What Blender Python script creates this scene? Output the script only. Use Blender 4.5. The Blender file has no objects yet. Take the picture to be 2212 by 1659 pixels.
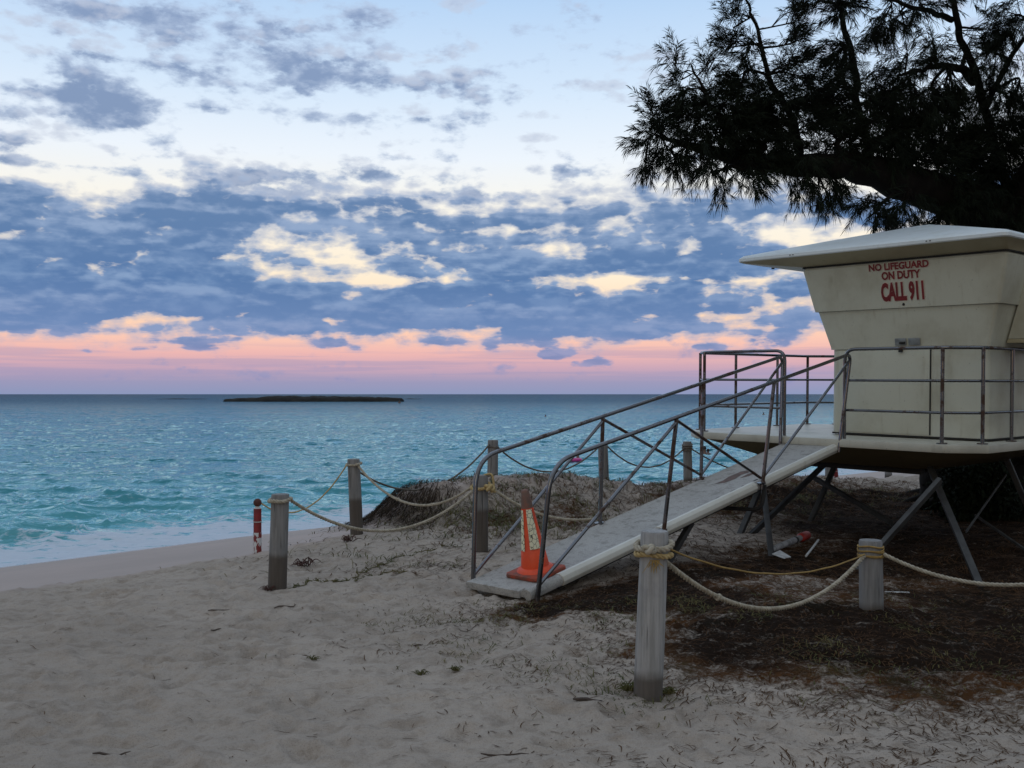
import bpy, bmesh, math, random
import numpy as np
from mathutils import Vector, Matrix

SC = bpy.context.scene
COL = SC.collection
random.seed(7)
RNG = np.random.default_rng(11)

# ------------------------------------------------------------------ camera, world, sun, exposure
F = 1000.0                    # focal length in pixels of a 1024 wide frame
HZ = 394.0                    # pixel row of the sea horizon
CAMH = 1.6
cam = bpy.data.cameras.new('camera')
cam.sensor_width = 36.0
cam.lens = 36.0 * F / 1024.0
cam.shift_y = (HZ - 384.0) / 1024.0
cam.clip_start = 0.05
cam.clip_end = 40000.0
co = bpy.data.objects.new('camera', cam)
COL.objects.link(co)
co.location = (0, 0, CAMH)
co.rotation_euler = (math.radians(90), 0, 0)
SC.camera = co
SC.view_settings.view_transform = 'Standard'
SC.view_settings.look = 'None'
SC.view_settings.exposure = 0.0
SC.view_settings.gamma = 1.0
SC.render.engine = 'CYCLES'
SC.cycles.max_bounces = 6
SC.cycles.transparent_max_bounces = 4
SC.cycles.use_denoising = True

SUN_EL, SUN_ROT = 3.0, 200.0     # sun at the horizon, behind the camera (the pink belt lies opposite it)


def s2l(c):
    return tuple((x / 255.0 / 12.92) if x / 255.0 <= 0.04045 else ((x / 255.0 + 0.055) / 1.055) ** 2.4 for x in c)


class NT:
    """small helper to write node trees"""
    def __init__(s, tree):
        s.t = tree; s.n = tree.nodes; s.l = tree.links
        s.n.clear()

    def new(s, typ, **kw):
        nd = s.n.new(typ)
        for k, v in kw.items():
            setattr(nd, k, v)
        return nd

    def put(s, sock, v):
        if isinstance(v, bpy.types.NodeSocket):
            s.l.new(v, sock)
        elif isinstance(v, (tuple, list)):
            v = tuple(v)
            if len(sock.default_value) == 4 and len(v) == 3:
                v = v + (1.0,)
            sock.default_value = v
        else:
            sock.default_value = v

    def m(s, op, a, b=None, c=None, clamp=False):
        nd = s.new('ShaderNodeMath', operation=op, use_clamp=clamp)
        s.put(nd.inputs[0], a)
        if b is not None: s.put(nd.inputs[1], b)
        if c is not None: s.put(nd.inputs[2], c)
        return nd.outputs[0]

    def vm(s, op, a, b=None):
        nd = s.new('ShaderNodeVectorMath', operation=op)
        s.put(nd.inputs[0], a)
        if b is not None: s.put(nd.inputs[1], b)
        return nd.outputs[0]

    def mix(s, f, a, b, mode='MIX'):
        nd = s.new('ShaderNodeMix', data_type='RGBA', blend_type=mode)
        s.put(nd.inputs[0], f); s.put(nd.inputs[6], a); s.put(nd.inputs[7], b)
        return nd.outputs[2]

    def ss(s, x, a, b, lo=0.0, hi=1.0):
        nd = s.new('ShaderNodeMapRange', interpolation_type='SMOOTHSTEP')
        s.put(nd.inputs[0], x)
        for i, v in enumerate((a, b, lo, hi)):
            s.put(nd.inputs[1 + i], v)
        return nd.outputs[0]

    def noise(s, vec, scale, detail=3.0, rough=0.55, dist=0.0, lac=2.0):
        nd = s.new('ShaderNodeTexNoise', noise_dimensions='3D')
        if vec is not None: s.put(nd.inputs['Vector'], vec)
        nd.inputs['Scale'].default_value = scale
        nd.inputs['Detail'].default_value = detail
        nd.inputs['Roughness'].default_value = rough
        nd.inputs['Distortion'].default_value = dist
        nd.inputs['Lacunarity'].default_value = lac
        return nd.outputs[0]

    def ramp(s, x, stops, interp='LINEAR'):
        nd = s.new('ShaderNodeValToRGB')
        r = nd.color_ramp; r.interpolation = interp
        while len(r.elements) < len(stops): r.elements.new(0.5)
        for e, (p, c) in zip(r.elements, stops):
            e.position = p; e.color = tuple(c) + ((1.0,) if len(c) == 3 else ())
        s.put(nd.inputs[0], x)
        return nd.outputs[0]

    def comb(s, x, y, z):
        nd = s.new('ShaderNodeCombineXYZ')
        for i, v in enumerate((x, y, z)): s.put(nd.inputs[i], v)
        return nd.outputs[0]


def build_world():
    w = bpy.data.worlds.new('World'); SC.world = w; w.use_nodes = True
    n = NT(w.node_tree)
    tc = n.new('ShaderNodeTexCoord')
    sep = n.new('ShaderNodeSeparateXYZ'); n.put(sep.inputs[0], tc.outputs['Generated'])
    x, y, z = sep.outputs
    zc = n.m('MAXIMUM', z, 0.0)
    hor = n.m('SQRT', n.m('ADD', n.m('MULTIPLY', x, x), n.m('MULTIPLY', y, y)))
    te = n.m('DIVIDE', zc, n.m('MAXIMUM', hor, 0.02))             # tan of the elevation
    az = n.m('ARCTAN2', x, y)                                     # azimuth, 0 straight ahead over the sea
    # clear dusk sky: violet earth shadow, pink belt, cream, pale blue
    tn = n.m('DIVIDE', te, 1.0, clamp=True)
    front = n.ramp(tn, [
        (0.000, s2l((136, 150, 188))), (0.012, s2l((150, 150, 186))), (0.026, s2l((196, 162, 184))),
        (0.040, s2l((233, 178, 178))), (0.055, s2l((246, 196, 180))), (0.075, s2l((251, 212, 182))), (0.12, s2l((251, 234, 210))),
        (0.185, s2l((247, 242, 232))), (0.235, s2l((234, 241, 250))), (0.30, s2l((211, 229, 249))),
        (0.40, s2l((178, 208, 242))), (0.72, s2l((184, 208, 238))), (1.0, s2l((190, 206, 226)))])
    back = n.ramp(tn, [
        (0.000, s2l((80, 78, 66))), (0.10, s2l((112, 110, 94))), (0.25, s2l((136, 134, 122))),
        (0.54, s2l((160, 164, 164))), (1.0, s2l((190, 206, 226)))])
    fb = n.ss(n.m('DIVIDE', y, n.m('MAXIMUM', hor, 0.02)), -0.1, 0.75)
    sky = n.mix(fb, back, front)
    nis = n.new('ShaderNodeTexSky', sky_type='NISHITA', sun_disc=False)
    nis.sun_elevation = math.radians(SUN_EL); nis.sun_rotation = math.radians(SUN_ROT)
    sky = n.mix(0.02, sky, nis.outputs[0], 'ADD')
    # clouds: flat-based rows seen nearly edge on, finer and closer together towards the horizon
    wob = n.noise(n.comb(n.m('MULTIPLY', az, 3.0), n.m('MULTIPLY', te, 8.0), 1.0), 2.0, 3.0)

    def puff(tt, sx, sy, z0):
        """rounded heaps: cells seen slightly flattened"""
        v = n.new('ShaderNodeTexVoronoi', feature='F1'); v.inputs['Scale'].default_value = 1.0
        jit = n.noise(n.comb(n.m('MULTIPLY', az, sx * 1.3), n.m('MULTIPLY', tt, sy * 1.3), z0 + 5.0), 1.0, 3.0)
        n.put(v.inputs['Vector'], n.comb(n.m('ADD', n.m('MULTIPLY', az, sx), n.m('MULTIPLY', jit, 0.9)), n.m('ADD', n.m('MULTIPLY', tt, sy), n.m('MULTIPLY', jit, 0.7)), z0))
        d = v.outputs['Distance']
        return n.m('SUBTRACT', 1.08, n.m('ADD', n.m('MULTIPLY', n.m('MULTIPLY', d, d), 0.75), n.m('MULTIPLY', d, 0.35)))

    def heap(tt, dt):
        lv = n.m('MULTIPLY', n.m('LOGARITHM', n.m('ADD', tt, 0.06), 2.718), 5.6)          # rows crowd together low down
        nA = n.noise(n.comb(n.m('ADD', n.m('MULTIPLY', az, 10.0), wob), n.m('ADD', lv, n.m('MULTIPLY', wob, 0.5)), 3.7), 1.25, dt, 0.58, 0.0)
        nC = n.noise(n.comb(n.m('MULTIPLY', az, 34.0), n.m('MULTIPLY', tt, 66.0), 9.1), 1.3, dt, 0.60, 0.0)
        p1 = puff(tt, 26.0, 52.0, 2.0); p2 = puff(tt, 70.0, 120.0, 8.0)
        q = n.m('ADD', n.m('ADD', n.m('MULTIPLY', nA, 0.56), n.m('MULTIPLY', nC, 0.16)), n.m('ADD', n.m('MULTIPLY', p1, 0.19), n.m('MULTIPLY', p2, 0.09)))
        return n.m('MULTIPLY_ADD', n.m('SUBTRACT', q, 0.5), 1.45, 0.5), nC, p1, p2
    nL, nC, pf1, pf2 = heap(te, 8.0)
    edge = n.noise(n.comb(n.m('MULTIPLY', az, 4.5), 0.0, 1.3), 1.0, 4.0)
    bt = n.m('ADD', 0.150, n.m('MULTIPLY', edge, 0.09))
    bb = n.m('ADD', 0.044, n.m('MULTIPLY', n.noise(n.comb(n.m('MULTIPLY', az, 9.0), 0.0, 7.7), 1.0, 4.0), 0.022))
    bank = n.m('MULTIPLY', n.ss(te, n.m('SUBTRACT', bb, 0.006), n.m('ADD', bb, 0.010)), n.m('SUBTRACT', 1.0, n.ss(te, n.m('SUBTRACT', bt, 0.04), n.m('ADD', bt, 0.04))))
    low = n.m('MULTIPLY', n.ss(te, 0.026, 0.036), n.m('SUBTRACT', 1.0, n.ss(te, 0.05, 0.065)))
    mid = n.m('MULTIPLY', n.ss(te, 0.14, 0.18), n.m('SUBTRACT', 1.0, n.ss(te, 0.20, 0.24)))

    def blob(cx, cy, rx, ry, amp):
        """patch of the sky more or less covered, placed by its bearing and height"""
        k = 1024.0 / 2212.0
        a0 = math.atan((cx * k - 512) / F); t0 = (HZ - cy * k) / F
        da = n.m('DIVIDE', n.m('SUBTRACT', az, a0), rx * 1.1 * k / F); dt = n.m('DIVIDE', n.m('SUBTRACT', te, t0), ry * 1.1 * k / F)
        q = n.m('ADD', n.m('MULTIPLY', da, da), n.m('MULTIPLY', dt, dt))
        return n.m('MULTIPLY', n.m('EXPONENT', n.m('MULTIPLY', q, -1.0)), amp)
    cov = n.m('ADD', n.m('MULTIPLY', bank, 0.285), n.m('ADD', n.m('MULTIPLY', low, 0.06), n.m('MULTIPLY', mid, 0.06)))
    for b in ((150, 480, 300, 60, 0.09), (120, 600, 330, 80, 0.08), (1000, 500, 300, 25, 0.07), (1000, 560, 500, 18, 0.06), (1000, 640, 700, 30, 0.09), (1500, 450, 300, 40, 0.06), (1400, 690, 500, 30, 0.11), (700, 680, 500, 30, 0.10), (200, 640, 300, 50, 0.11), (1400, 570, 400, 16, 0.05), (640, 655, 300, 20, 0.06),
              (640, 552, 150, 22, -0.15), (240, 708, 60, 10, -0.12), (720, 606, 120, 11, -0.15), (955, 606, 70, 9, -0.12), (1350, 606, 110, 9, -0.13), (1480, 535, 220, 12, -0.10), (1740, 505, 130, 26, -0.12), (720, 692, 50, 8, -0.13), (870, 676, 40, 6, -0.11), (1560, 684, 110, 8, -0.11), (960, 668, 40, 6, -0.1), (180, 556, 40, 8, -0.12),
              (100, 700, 90, 38, 0.26), (430, 752, 52, 11, 0.27), (402, 740, 25, 7, 0.25), (720, 742, 60, 12, 0.26), (950, 738, 55, 9, 0.26), (1050, 748, 40, 18, 0.27), (1240, 742, 110, 20, 0.28), (1290, 782, 50, 8, 0.26), (1660, 742, 60, 18, 0.25), (1520, 750, 50, 8, 0.24), (1190, 770, 30, 6, 0.24)):
        cov = n.m('ADD', cov, blob(*b))
    row = n.noise(n.comb(n.m('MULTIPLY', az, 4.2), n.m('ADD', n.m('MULTIPLY', te, 46.0), n.m('MULTIPLY', wob, 0.6)), 31.0), 1.0, 3.0, 0.5)
    thr = n.m('ADD', n.m('SUBTRACT', 0.765, cov), n.m('MULTIPLY', n.m('SUBTRACT', row, 0.5), n.m('MULTIPLY', n.ss(te, 0.05, 0.09), 0.42)))
    soft = n.m('ADD', 0.105, n.m('MULTIPLY', n.ss(te, 0.10, 0.25), 0.05))
    dL = n.m('MULTIPLY', n.ss(nL, thr, n.m('ADD', thr, soft)), n.ss(te, 0.015, 0.03))
    # thin scattered clouds higher up, mostly towards the left
    covU = n.m('ADD', 0.0, 0.0)
    for b in ((470, 70, 260, 75, 0.15), (420, 100, 110, 40, 0.10), (710, 35, 130, 45, 0.16), (190, 86, 95, 20, 0.19), (800, 112, 95, 34, 0.15), (560, 195, 160, 32, 0.20), (870, 185, 180, 26, 0.20), (690, 150, 150, 22, 0.12),
              (190, 260, 95, 62, 0.25), (280, 285, 70, 30, 0.20), (640, 262, 280, 15, 0.18), (930, 268, 60, 20, 0.17), (20, 300, 50, 20, 0.14), (1260, 60, 80, 20, 0.20), (1310, 116, 80, 17, 0.20), (40, 360, 45, 10, 0.19), (560, 335, 40, 18, 0.15),
              (800, 382, 170, 14, 0.18), (500, 397, 100, 18, 0.20), (680, 430, 90, 42, 0.20), (470, 437, 75, 11, 0.19), (1240, 370, 75, 16, 0.18), (940, 342, 90, 11, 0.18), (1090, 422, 190, 14, 0.19), (1540, 100, 80, 30, 0.10), (150, 400, 150, 10, 0.12), (300, 180, 120, 14, 0.12),
              (3200, -500, 900, 500, 0.15), (-900, -300, 700, 500, 0.15)):
        covU = n.m('ADD', covU, blob(*b))
    pu = n.comb(n.m('MULTIPLY', az, 11.0), n.m('MULTIPLY', te, 21.0), 14.0)
    nB = n.m('ADD', n.m('MULTIPLY', n.noise(pu, 1.2, 9.0, 0.60, 0.0), 0.80), n.m('ADD', n.m('MULTIPLY', pf1, 0.12), n.m('MULTIPLY', pf2, 0.08)))
    nU = n.m('MULTIPLY_ADD', n.m('SUBTRACT', n.m('ADD', n.m('MULTIPLY', nB, 0.70), n.m('MULTIPLY', nC, 0.30)), 0.5), 1.3, 0.5)
    thrU = n.m('SUBTRACT', 0.585, n.m('MULTIPLY', covU, 0.85))
    dU = n.m('MULTIPLY', n.ss(nU, thrU, n.m('ADD', thrU, 0.17)), 0.90)
    # cloud colours: blue-grey undersides, paler thin edges and tops
    nUp = heap(n.m('ADD', te, 0.006), 4.0)[0]
    rel = n.m('SUBTRACT', nUp, nL)                                         # more cloud above: in shade
    shade = n.noise(n.comb(n.m('MULTIPLY', az, 5.0), n.m('MULTIPLY', te, 40.0), 5.0), 1.3, 6.0, 0.6, 0.3)
    dk = n.m('ADD', n.m('MULTIPLY', rel, 4.2), n.m('MULTIPLY', n.m('SUBTRACT', shade, 0.46), 2.6))
    dk = n.m('ADD', dk, n.m('MULTIPLY', n.ss(nL, thr, n.m('ADD', thr, 0.22)), 0.75))
    dk = n.ss(dk, -0.35, 1.15)
    cdark = n.ramp(tn, [(0.0, s2l((140, 142, 182))), (0.035, s2l((128, 140, 184))), (0.06, s2l((104, 136, 184))), (0.11, s2l((82, 120, 170))), (0.18, s2l((94, 128, 172))), (0.24, s2l((112, 138, 178))), (0.4, s2l((134, 154, 190)))])
    clite = n.ramp(tn, [(0.0, s2l((152, 150, 188))), (0.035, s2l((156, 156, 194))), (0.06, s2l((136, 156, 196))), (0.11, s2l((132, 160, 198))), (0.18, s2l((148, 170, 203))), (0.24, s2l((182, 198, 222))), (0.4, s2l((180, 198, 226)))])
    cl = n.mix(dk, clite, cdark)
    clU = n.mix(n.ss(n.m('ADD', nU, n.m('MULTIPLY', rel, 0.5)), n.m('ADD', thrU, 0.04), n.m('ADD', thrU, 0.26)), clite, cdark)
    # rounded heads standing in front of the bank
    pd = n.comb(n.m('MULTIPLY', az, 9.0), n.m('MULTIPLY', te, 17.0), 21.0)
    nD = n.noise(pd, 1.5, 9.0, 0.56, 0.1)
    dD = n.m('MULTIPLY', n.ss(nD, 0.50, 0.66), n.m('MULTIPLY', n.ss(te, 0.055, 0.075), n.m('SUBTRACT', 1.0, n.ss(te, 0.11, 0.17))))
    # faint flat streaks low down
    p5 = n.comb(n.m('MULTIPLY', az, 3.0), n.m('MULTIPLY', te, 90.0), 2.0)
    dS = n.m('MULTIPLY', n.ss(n.noise(p5, 1.2, 4.0, 0.55), 0.46, 0.60), n.m('MULTIPLY', n.ss(te, 0.006, 0.02), n.m('SUBTRACT', 1.0, n.ss(te, 0.040, 0.052))))
    sky = n.mix(dU, sky, clU)
    sky = n.mix(n.m('MULTIPLY', dS, 0.38), sky, s2l((150, 150, 188)))
    veil = n.m('MULTIPLY', n.ss(nL, n.m('SUBTRACT', thr, 0.13), n.m('ADD', thr, 0.03)), n.m('MULTIPLY', n.ss(te, 0.03, 0.06), 0.62))
    sky = n.mix(veil, sky, n.mix(0.30, clite, (0.72, 0.68, 0.70)))
    sky = n.mix(n.m('MULTIPLY', dL, 0.96), sky, cl)
    sky = n.mix(n.m('MULTIPLY', n.m('MULTIPLY', dD, dL), 0.75), sky, n.mix(0.35, clite, cl))
    # below the horizon: dim sea tone
    sky = n.mix(n.ss(z, -0.02, 0.0), s2l((70, 90, 110)), sky)
    bg = n.new('ShaderNodeBackground'); n.put(bg.inputs[0], sky); bg.inputs[1].default_value = 1.0
    out = n.new('ShaderNodeOutputWorld'); n.l.new(bg.outputs[0], out.inputs[0])


build_world()

sl = bpy.data.lights.new('sun', 'SUN'); sl.energy = 0.15; sl.angle = math.radians(25); sl.color = (1.0, 0.90, 0.72)
so = bpy.data.objects.new('sun', sl); COL.objects.link(so)
_az = math.radians(SUN_ROT); _el = math.radians(14)
_d = Vector((math.sin(_az) * math.cos(_el), math.cos(_az) * math.cos(_el), math.sin(_el)))
so.rotation_euler = _d.to_track_quat('Z', 'Y').to_euler()


def pt(px, py, Y):
    """photo pixel at depth Y -> world point"""
    return Vector(((px - 512.0) / F * Y, Y, CAMH - (py - HZ) / F * Y))


# ------------------------------------------------------------------ mesh helpers
class MB:
    def __init__(s): s.v = []; s.f = []

    def add(s, vs, fs):
        b = len(s.v)
        s.v += [tuple(p) for p in vs]
        s.f += [tuple(i + b for i in f) for f in fs]

    def box(s, c, sz, mat=None):
        c = Vector(c); hx, hy, hz = sz[0] / 2, sz[1] / 2, sz[2] / 2
        vs = [Vector((a, b, d)) for d in (-hz, hz) for b in (-hy, hy) for a in (-hx, hx)]
        if mat is not None: vs = [mat @ p for p in vs]
        s.add([c + p for p in vs], [(0, 2, 3, 1), (4, 5, 7, 6), (0, 1, 5, 4), (2, 6, 7, 3), (0, 4, 6, 2), (1, 3, 7, 5)])

    def tube(s, path, rad, n=8, cap=True, sy=1.0):
        P = [Vector(p) for p in path]
        if not hasattr(rad, '__len__'): rad = [rad] * len(P)
        T = []
        for i in range(len(P)):
            t = P[min(i + 1, len(P) - 1)] - P[max(i - 1, 0)]
            T.append(t.normalized() if t.length > 1e-9 else Vector((0, 0, 1)))
        up = Vector((0, 0, 1)) if abs(T[0].z) < 0.9 else Vector((1, 0, 0))
        a = T[0].cross(up).normalized()
        rings = []
        for i, p in enumerate(P):
            a = (a - T[i] * a.dot(T[i]))
            a = a.normalized() if a.length > 1e-6 else T[i].orthogonal().normalized()
            b = T[i].cross(a)
            rings.append([p + (a * math.cos(2 * math.pi * k / n) + b * math.sin(2 * math.pi * k / n) * sy) * rad[i] for k in range(n)])
        vs = [q for r in rings for q in r]
        fs = []
        for i in range(len(P) - 1):
            for k in range(n):
                k2 = (k + 1) % n
                fs.append((i * n + k, i * n + k2, (i + 1) * n + k2, (i + 1) * n + k))
        if cap:
            fs.append(tuple(range(n - 1, -1, -1)))
            fs.append(tuple((len(P) - 1) * n + k for k in range(n)))
        s.add(vs, fs)

    def beam(s, a, b, wd, th, up=(0, 0, 1)):
        """rectangular section bar"""
        a = Vector(a); b = Vector(b); t = (b - a).normalized(); up = Vector(up)
        x = t.cross(up)
        x = x.normalized() if x.length > 1e-4 else t.orthogonal().normalized()
        y = x.cross(t)
        vs = [p + x * sx * wd / 2 + y * sy * th / 2 for p in (a, b) for sx, sy in ((-1, -1), (1, -1), (1, 1), (-1, 1))]
        s.add(vs, [(0, 3, 2, 1), (4, 5, 6, 7), (0, 1, 5, 4), (1, 2, 6, 5), (2, 3, 7, 6), (3, 0, 4, 7)])

    def loft(s, rings, cap0=True, cap1=True):
        n = len(rings[0]); vs = [p for r in rings for p in r]; fs = []
        for i in range(len(rings) - 1):
            for k in range(n):
                k2 = (k + 1) % n
                fs.append((i * n + k, i * n + k2, (i + 1) * n + k2, (i + 1) * n + k))
        if cap0: fs.append(tuple(range(n - 1, -1, -1)))
        if cap1: fs.append(tuple((len(rings) - 1) * n + k for k in range(n)))
        s.add(vs, fs)

    def lathe(s, prof, n=32, c=(0, 0, 0), cap0=True, cap1=True):
        c = Vector(c)
        rings = [[c + Vector((r * math.cos(2 * math.pi * k / n), r * math.sin(2 * math.pi * k / n), z)) for k in range(n)] for r, z in prof]
        s.loft(rings, cap0, cap1)


def mesh_obj(name, me, mat=None, parent=None, smooth=None):
    o = bpy.data.objects.new(name, me); COL.objects.link(o)
    if mat is not None: me.materials.append(mat)
    if parent is not None: o.parent = parent
    if smooth is not None:
        if smooth >= 180:
            me.polygons.foreach_set('use_smooth', [True] * len(me.polygons))
        else:
            me.polygons.foreach_set('use_smooth', [True] * len(me.polygons))
            bm = bmesh.new(); bm.from_mesh(me)
            for e in bm.edges:
                e.smooth = not (len(e.link_faces) == 2 and e.calc_face_angle(0) > math.radians(smooth))
            bm.to_mesh(me); bm.free()
    return o


def obj(name, mb, mat, parent=None, smooth=40, bevel=0.0):
    me = bpy.data.meshes.new(name)
    me.from_pydata(mb.v, [], mb.f); me.validate()
    bm = bmesh.new(); bm.from_mesh(me)
    bmesh.ops.recalc_face_normals(bm, faces=bm.faces)
    if bevel > 0:
        ed = [e for e in bm.edges if len(e.link_faces) == 2 and e.calc_face_angle(0) > math.radians(28)]
        bmesh.ops.bevel(bm, geom=ed, offset=bevel, segments=2, affect='EDGES', profile=0.6)
    bm.to_mesh(me); bm.free()
    return mesh_obj(name, me, mat, parent, smooth)


def fast_mesh(name, V, Fc, nv):
    """V (n,3) array, Fc (m,nv) array"""
    me = bpy.data.meshes.new(name)
    V = np.ascontiguousarray(V, dtype=np.float32); Fc = np.ascontiguousarray(Fc, dtype=np.int32)
    me.vertices.add(len(V)); me.vertices.foreach_set('co', V.ravel())
    me.loops.add(Fc.size); me.loops.foreach_set('vertex_index', Fc.ravel())
    me.polygons.add(len(Fc))
    me.polygons.foreach_set('loop_start', np.arange(0, Fc.size, nv, dtype=np.int32))
    me.polygons.foreach_set('loop_total', np.full(len(Fc), nv, dtype=np.int32))
    me.update(calc_edges=True)
    return me


def set_attr(me, name, arr):
    a = me.attributes.new(name, 'FLOAT', 'POINT'); a.data.foreach_set('value', np.ascontiguousarray(arr, dtype=np.float32).ravel())


def tag(o, label=None, cat=None, group=None, kind=None):
    if label: o['label'] = label
    if cat: o['category'] = cat
    if group: o['group'] = group
    if kind: o['kind'] = kind
    return o


def empty(name, loc):
    o = bpy.data.objects.new(name, None); COL.objects.link(o); o.location = loc; o.empty_display_size = 0.2
    return o


# ------------------------------------------------------------------ numpy noise
def _h(ix, iy, seed):
    n = (ix * 374761393 + iy * 668265263 + seed * 974634777) & 0xFFFFFFFF
    n = ((n ^ (n >> 13)) * 1274126177) & 0xFFFFFFFF
    return ((n ^ (n >> 16)) & 0xFFFF) / 65535.0


def vnoise(x, y, seed=0):
    x = np.asarray(x, dtype=np.float64); y = np.asarray(y, dtype=np.float64)
    ix = np.floor(x).astype(np.int64); iy = np.floor(y).astype(np.int64)
    fx = x - ix; fy = y - iy
    fx = fx * fx * fx * (fx * (fx * 6 - 15) + 10); fy = fy * fy * fy * (fy * (fy * 6 - 15) + 10)
    a = _h(ix, iy, seed); b = _h(ix + 1, iy, seed); c = _h(ix, iy + 1, seed); d = _h(ix + 1, iy + 1, seed)
    return (a * (1 - fx) + b * fx) * (1 - fy) + (c * (1 - fx) + d * fx) * fy


def fbm(x, y, seed=0, octv=4, gain=0.5):
    s = 0; a = 1.0; t = 0
    for i in range(octv):
        s = s + a * (vnoise(x, y, seed + i * 17) - 0.5); t += a
        x = x * 2.03 + 5.1; y = y * 2.03 + 1.7; a *= gain
    return s / t * 2


def sst(x, a, b):
    t = np.clip((np.asarray(x, dtype=np.float64) - a) / (b - a), 0, 1)
    return t * t * (3 - 2 * t)


# ------------------------------------------------------------------ materials
def mat_new(name):
    m = bpy.data.materials.new(name); m.use_nodes = True
    n = NT(m.node_tree)
    out = n.new('ShaderNodeOutputMaterial')
    p = n.new('ShaderNodeBsdfPrincipled'); n.l.new(p.outputs[0], out.inputs[0])
    return m, n, p, out


def geo_pos(n):
    return n.new('ShaderNodeNewGeometry').outputs['Position']


def obj_pos(n):
    return n.new('ShaderNodeTexCoord').outputs['Object']


def bump(n, p, h, strength, dist=0.01):
    b = n.new('ShaderNodeBump'); b.inputs['Strength'].default_value = strength; b.inputs['Distance'].default_value = dist
    n.put(b.inputs['Height'], h); n.l.new(b.outputs[0], p.inputs['Normal']); return b


def mat_basic(name, c1, c2, scale=6.0, rough=0.6, detail=5.0, bmp=0.0, bscale=60.0, metal=0.0, stretch=None, lo=0.35, hi=0.65, spec=0.5):
    m, n, p, _ = mat_new(name)
    v = obj_pos(n)
    if stretch: v = n.vm('MULTIPLY', v, stretch)
    t = n.noise(v, scale, detail, 0.6)
    n.put(p.inputs['Base Color'], n.mix(n.ss(t, lo, hi), c1, c2))
    n.put(p.inputs['Roughness'], rough); n.put(p.inputs['Metallic'], metal)
    p.inputs['Specular IOR Level'].default_value = spec
    if bmp: bump(n, p, n.noise(v, bscale, 4.0), bmp)
    return m


def mat_fiberglass(name, base, stain, speck=False, stain_amt=0.5):
    m, n, p, _ = mat_new(name)
    v = obj_pos(n)
    a = n.noise(v, 1.6, 5.0, 0.6)
    streak = n.noise(n.vm('MULTIPLY', v, (9.0, 9.0, 0.9)), 1.6, 4.0, 0.6)
    c = n.mix(n.m('MULTIPLY', n.ss(a, 0.42, 0.75), stain_amt), base, stain)
    c = n.mix(n.m('MULTIPLY', n.ss(streak, 0.56, 0.78), stain_amt * 0.8), c, stain)
    sp = n.noise(v, 46.0, 2.0, 0.5)
    c = n.mix(n.m('MULTIPLY', n.ss(sp, 0.70, 0.76), 0.6), c, tuple(x * 0.35 for x in base))
    if speck:
        gr = n.noise(v, 150.0, 3.0, 0.65)
        g3 = n.noise(v, 42.0, 3.0, 0.6)
        c = n.mix(n.m('MULTIPLY', n.ss(g3, 0.58, 0.70), 0.6), c, (0.13, 0.125, 0.115))
        c = n.mix(n.ss(gr, 0.45, 0.7), c, tuple(x * 0.55 for x in base))
        g2 = n.noise(v, 9.0, 5.0, 0.7)
        c = n.mix(n.m('MULTIPLY', n.ss(g2, 0.48, 0.70), 0.7), c, (0.16, 0.15, 0.13))
        bump(n, p, gr, 0.5, 0.004)
    n.put(p.inputs['Base Color'], c); n.put(p.inputs['Roughness'], 0.85 if speck else n.m('ADD', 0.28, n.m('MULTIPLY', a, 0.25)))
    return m


def mat_steel(name, rusty):
    m, n, p, _ = mat_new(name)
    v = obj_pos(n)
    a = n.noise(v, 5.0, 5.0, 0.7)
    f = n.ss(a, 0.62 - rusty, 0.74 - rusty)
    fine = n.noise(v, 40.0, 4.0, 0.6)
    rust = n.mix(fine, (0.022, 0.012, 0.008), (0.085, 0.036, 0.017))
    n.put(p.inputs['Base Color'], n.mix(f, (0.17, 0.173, 0.185), rust))
    n.put(p.inputs['Metallic'], n.m('SUBTRACT', 0.9, n.m('MULTIPLY', f, 0.85)))
    n.put(p.inputs['Roughness'], n.m('ADD', 0.15, n.m('MULTIPLY', f, 0.6)))
    bump(n, p, fine, 0.15, 0.003)
    return m


def mat_post(name, seed, damp, tone=1.0):
    """weathered grey round timber; damp brown foot as high as `damp` metres above the ground"""
    m, n, p, _ = mat_new(name)
    v = n.vm('ADD', obj_pos(n), (seed * 3.1, seed * 1.7, 0.0))
    g = n.noise(n.vm('MULTIPLY', v, (26.0, 26.0, 1.6)), 1.5, 6.0, 0.65)
    big = n.noise(v, 4.0, 4.0, 0.6)
    c = n.mix(n.ss(g, 0.3, 0.72), tuple(q * tone for q in (0.40, 0.385, 0.375)), tuple(q * tone for q in (0.235, 0.23, 0.22)))
    c = n.mix(n.m('MULTIPLY', n.ss(big, 0.5, 0.7), 0.5), c, (0.16, 0.16, 0.165))
    crack = n.noise(n.vm('MULTIPLY', v, (60.0, 60.0, 2.2)), 1.0, 3.0, 0.5)
    c = n.mix(n.m('MULTIPLY', n.ss(crack, 0.64, 0.70), 0.85), c, (0.03, 0.028, 0.025))
    sep = n.new('ShaderNodeSeparateXYZ'); n.put(sep.inputs[0], obj_pos(n))
    zz = n.m('ADD', sep.outputs[2], n.m('MULTIPLY', n.m('SUBTRACT', big, 0.5), 0.10))
    wet = n.m('SUBTRACT', 1.0, n.ss(zz, damp - 0.03, damp + 0.04))
    c = n.mix(n.m('MULTIPLY', wet, 0.85), c, n.mix(g, (0.085, 0.062, 0.045), (0.045, 0.035, 0.026)))
    n.put(p.inputs['Base Color'], c); n.put(p.inputs['Roughness'], 0.85)
    bump(n, p, n.m('SUBTRACT', g, n.m('MULTIPLY', n.ss(crack, 0.62, 0.7), 0.6)), 0.6, 0.006)
    return m


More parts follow.
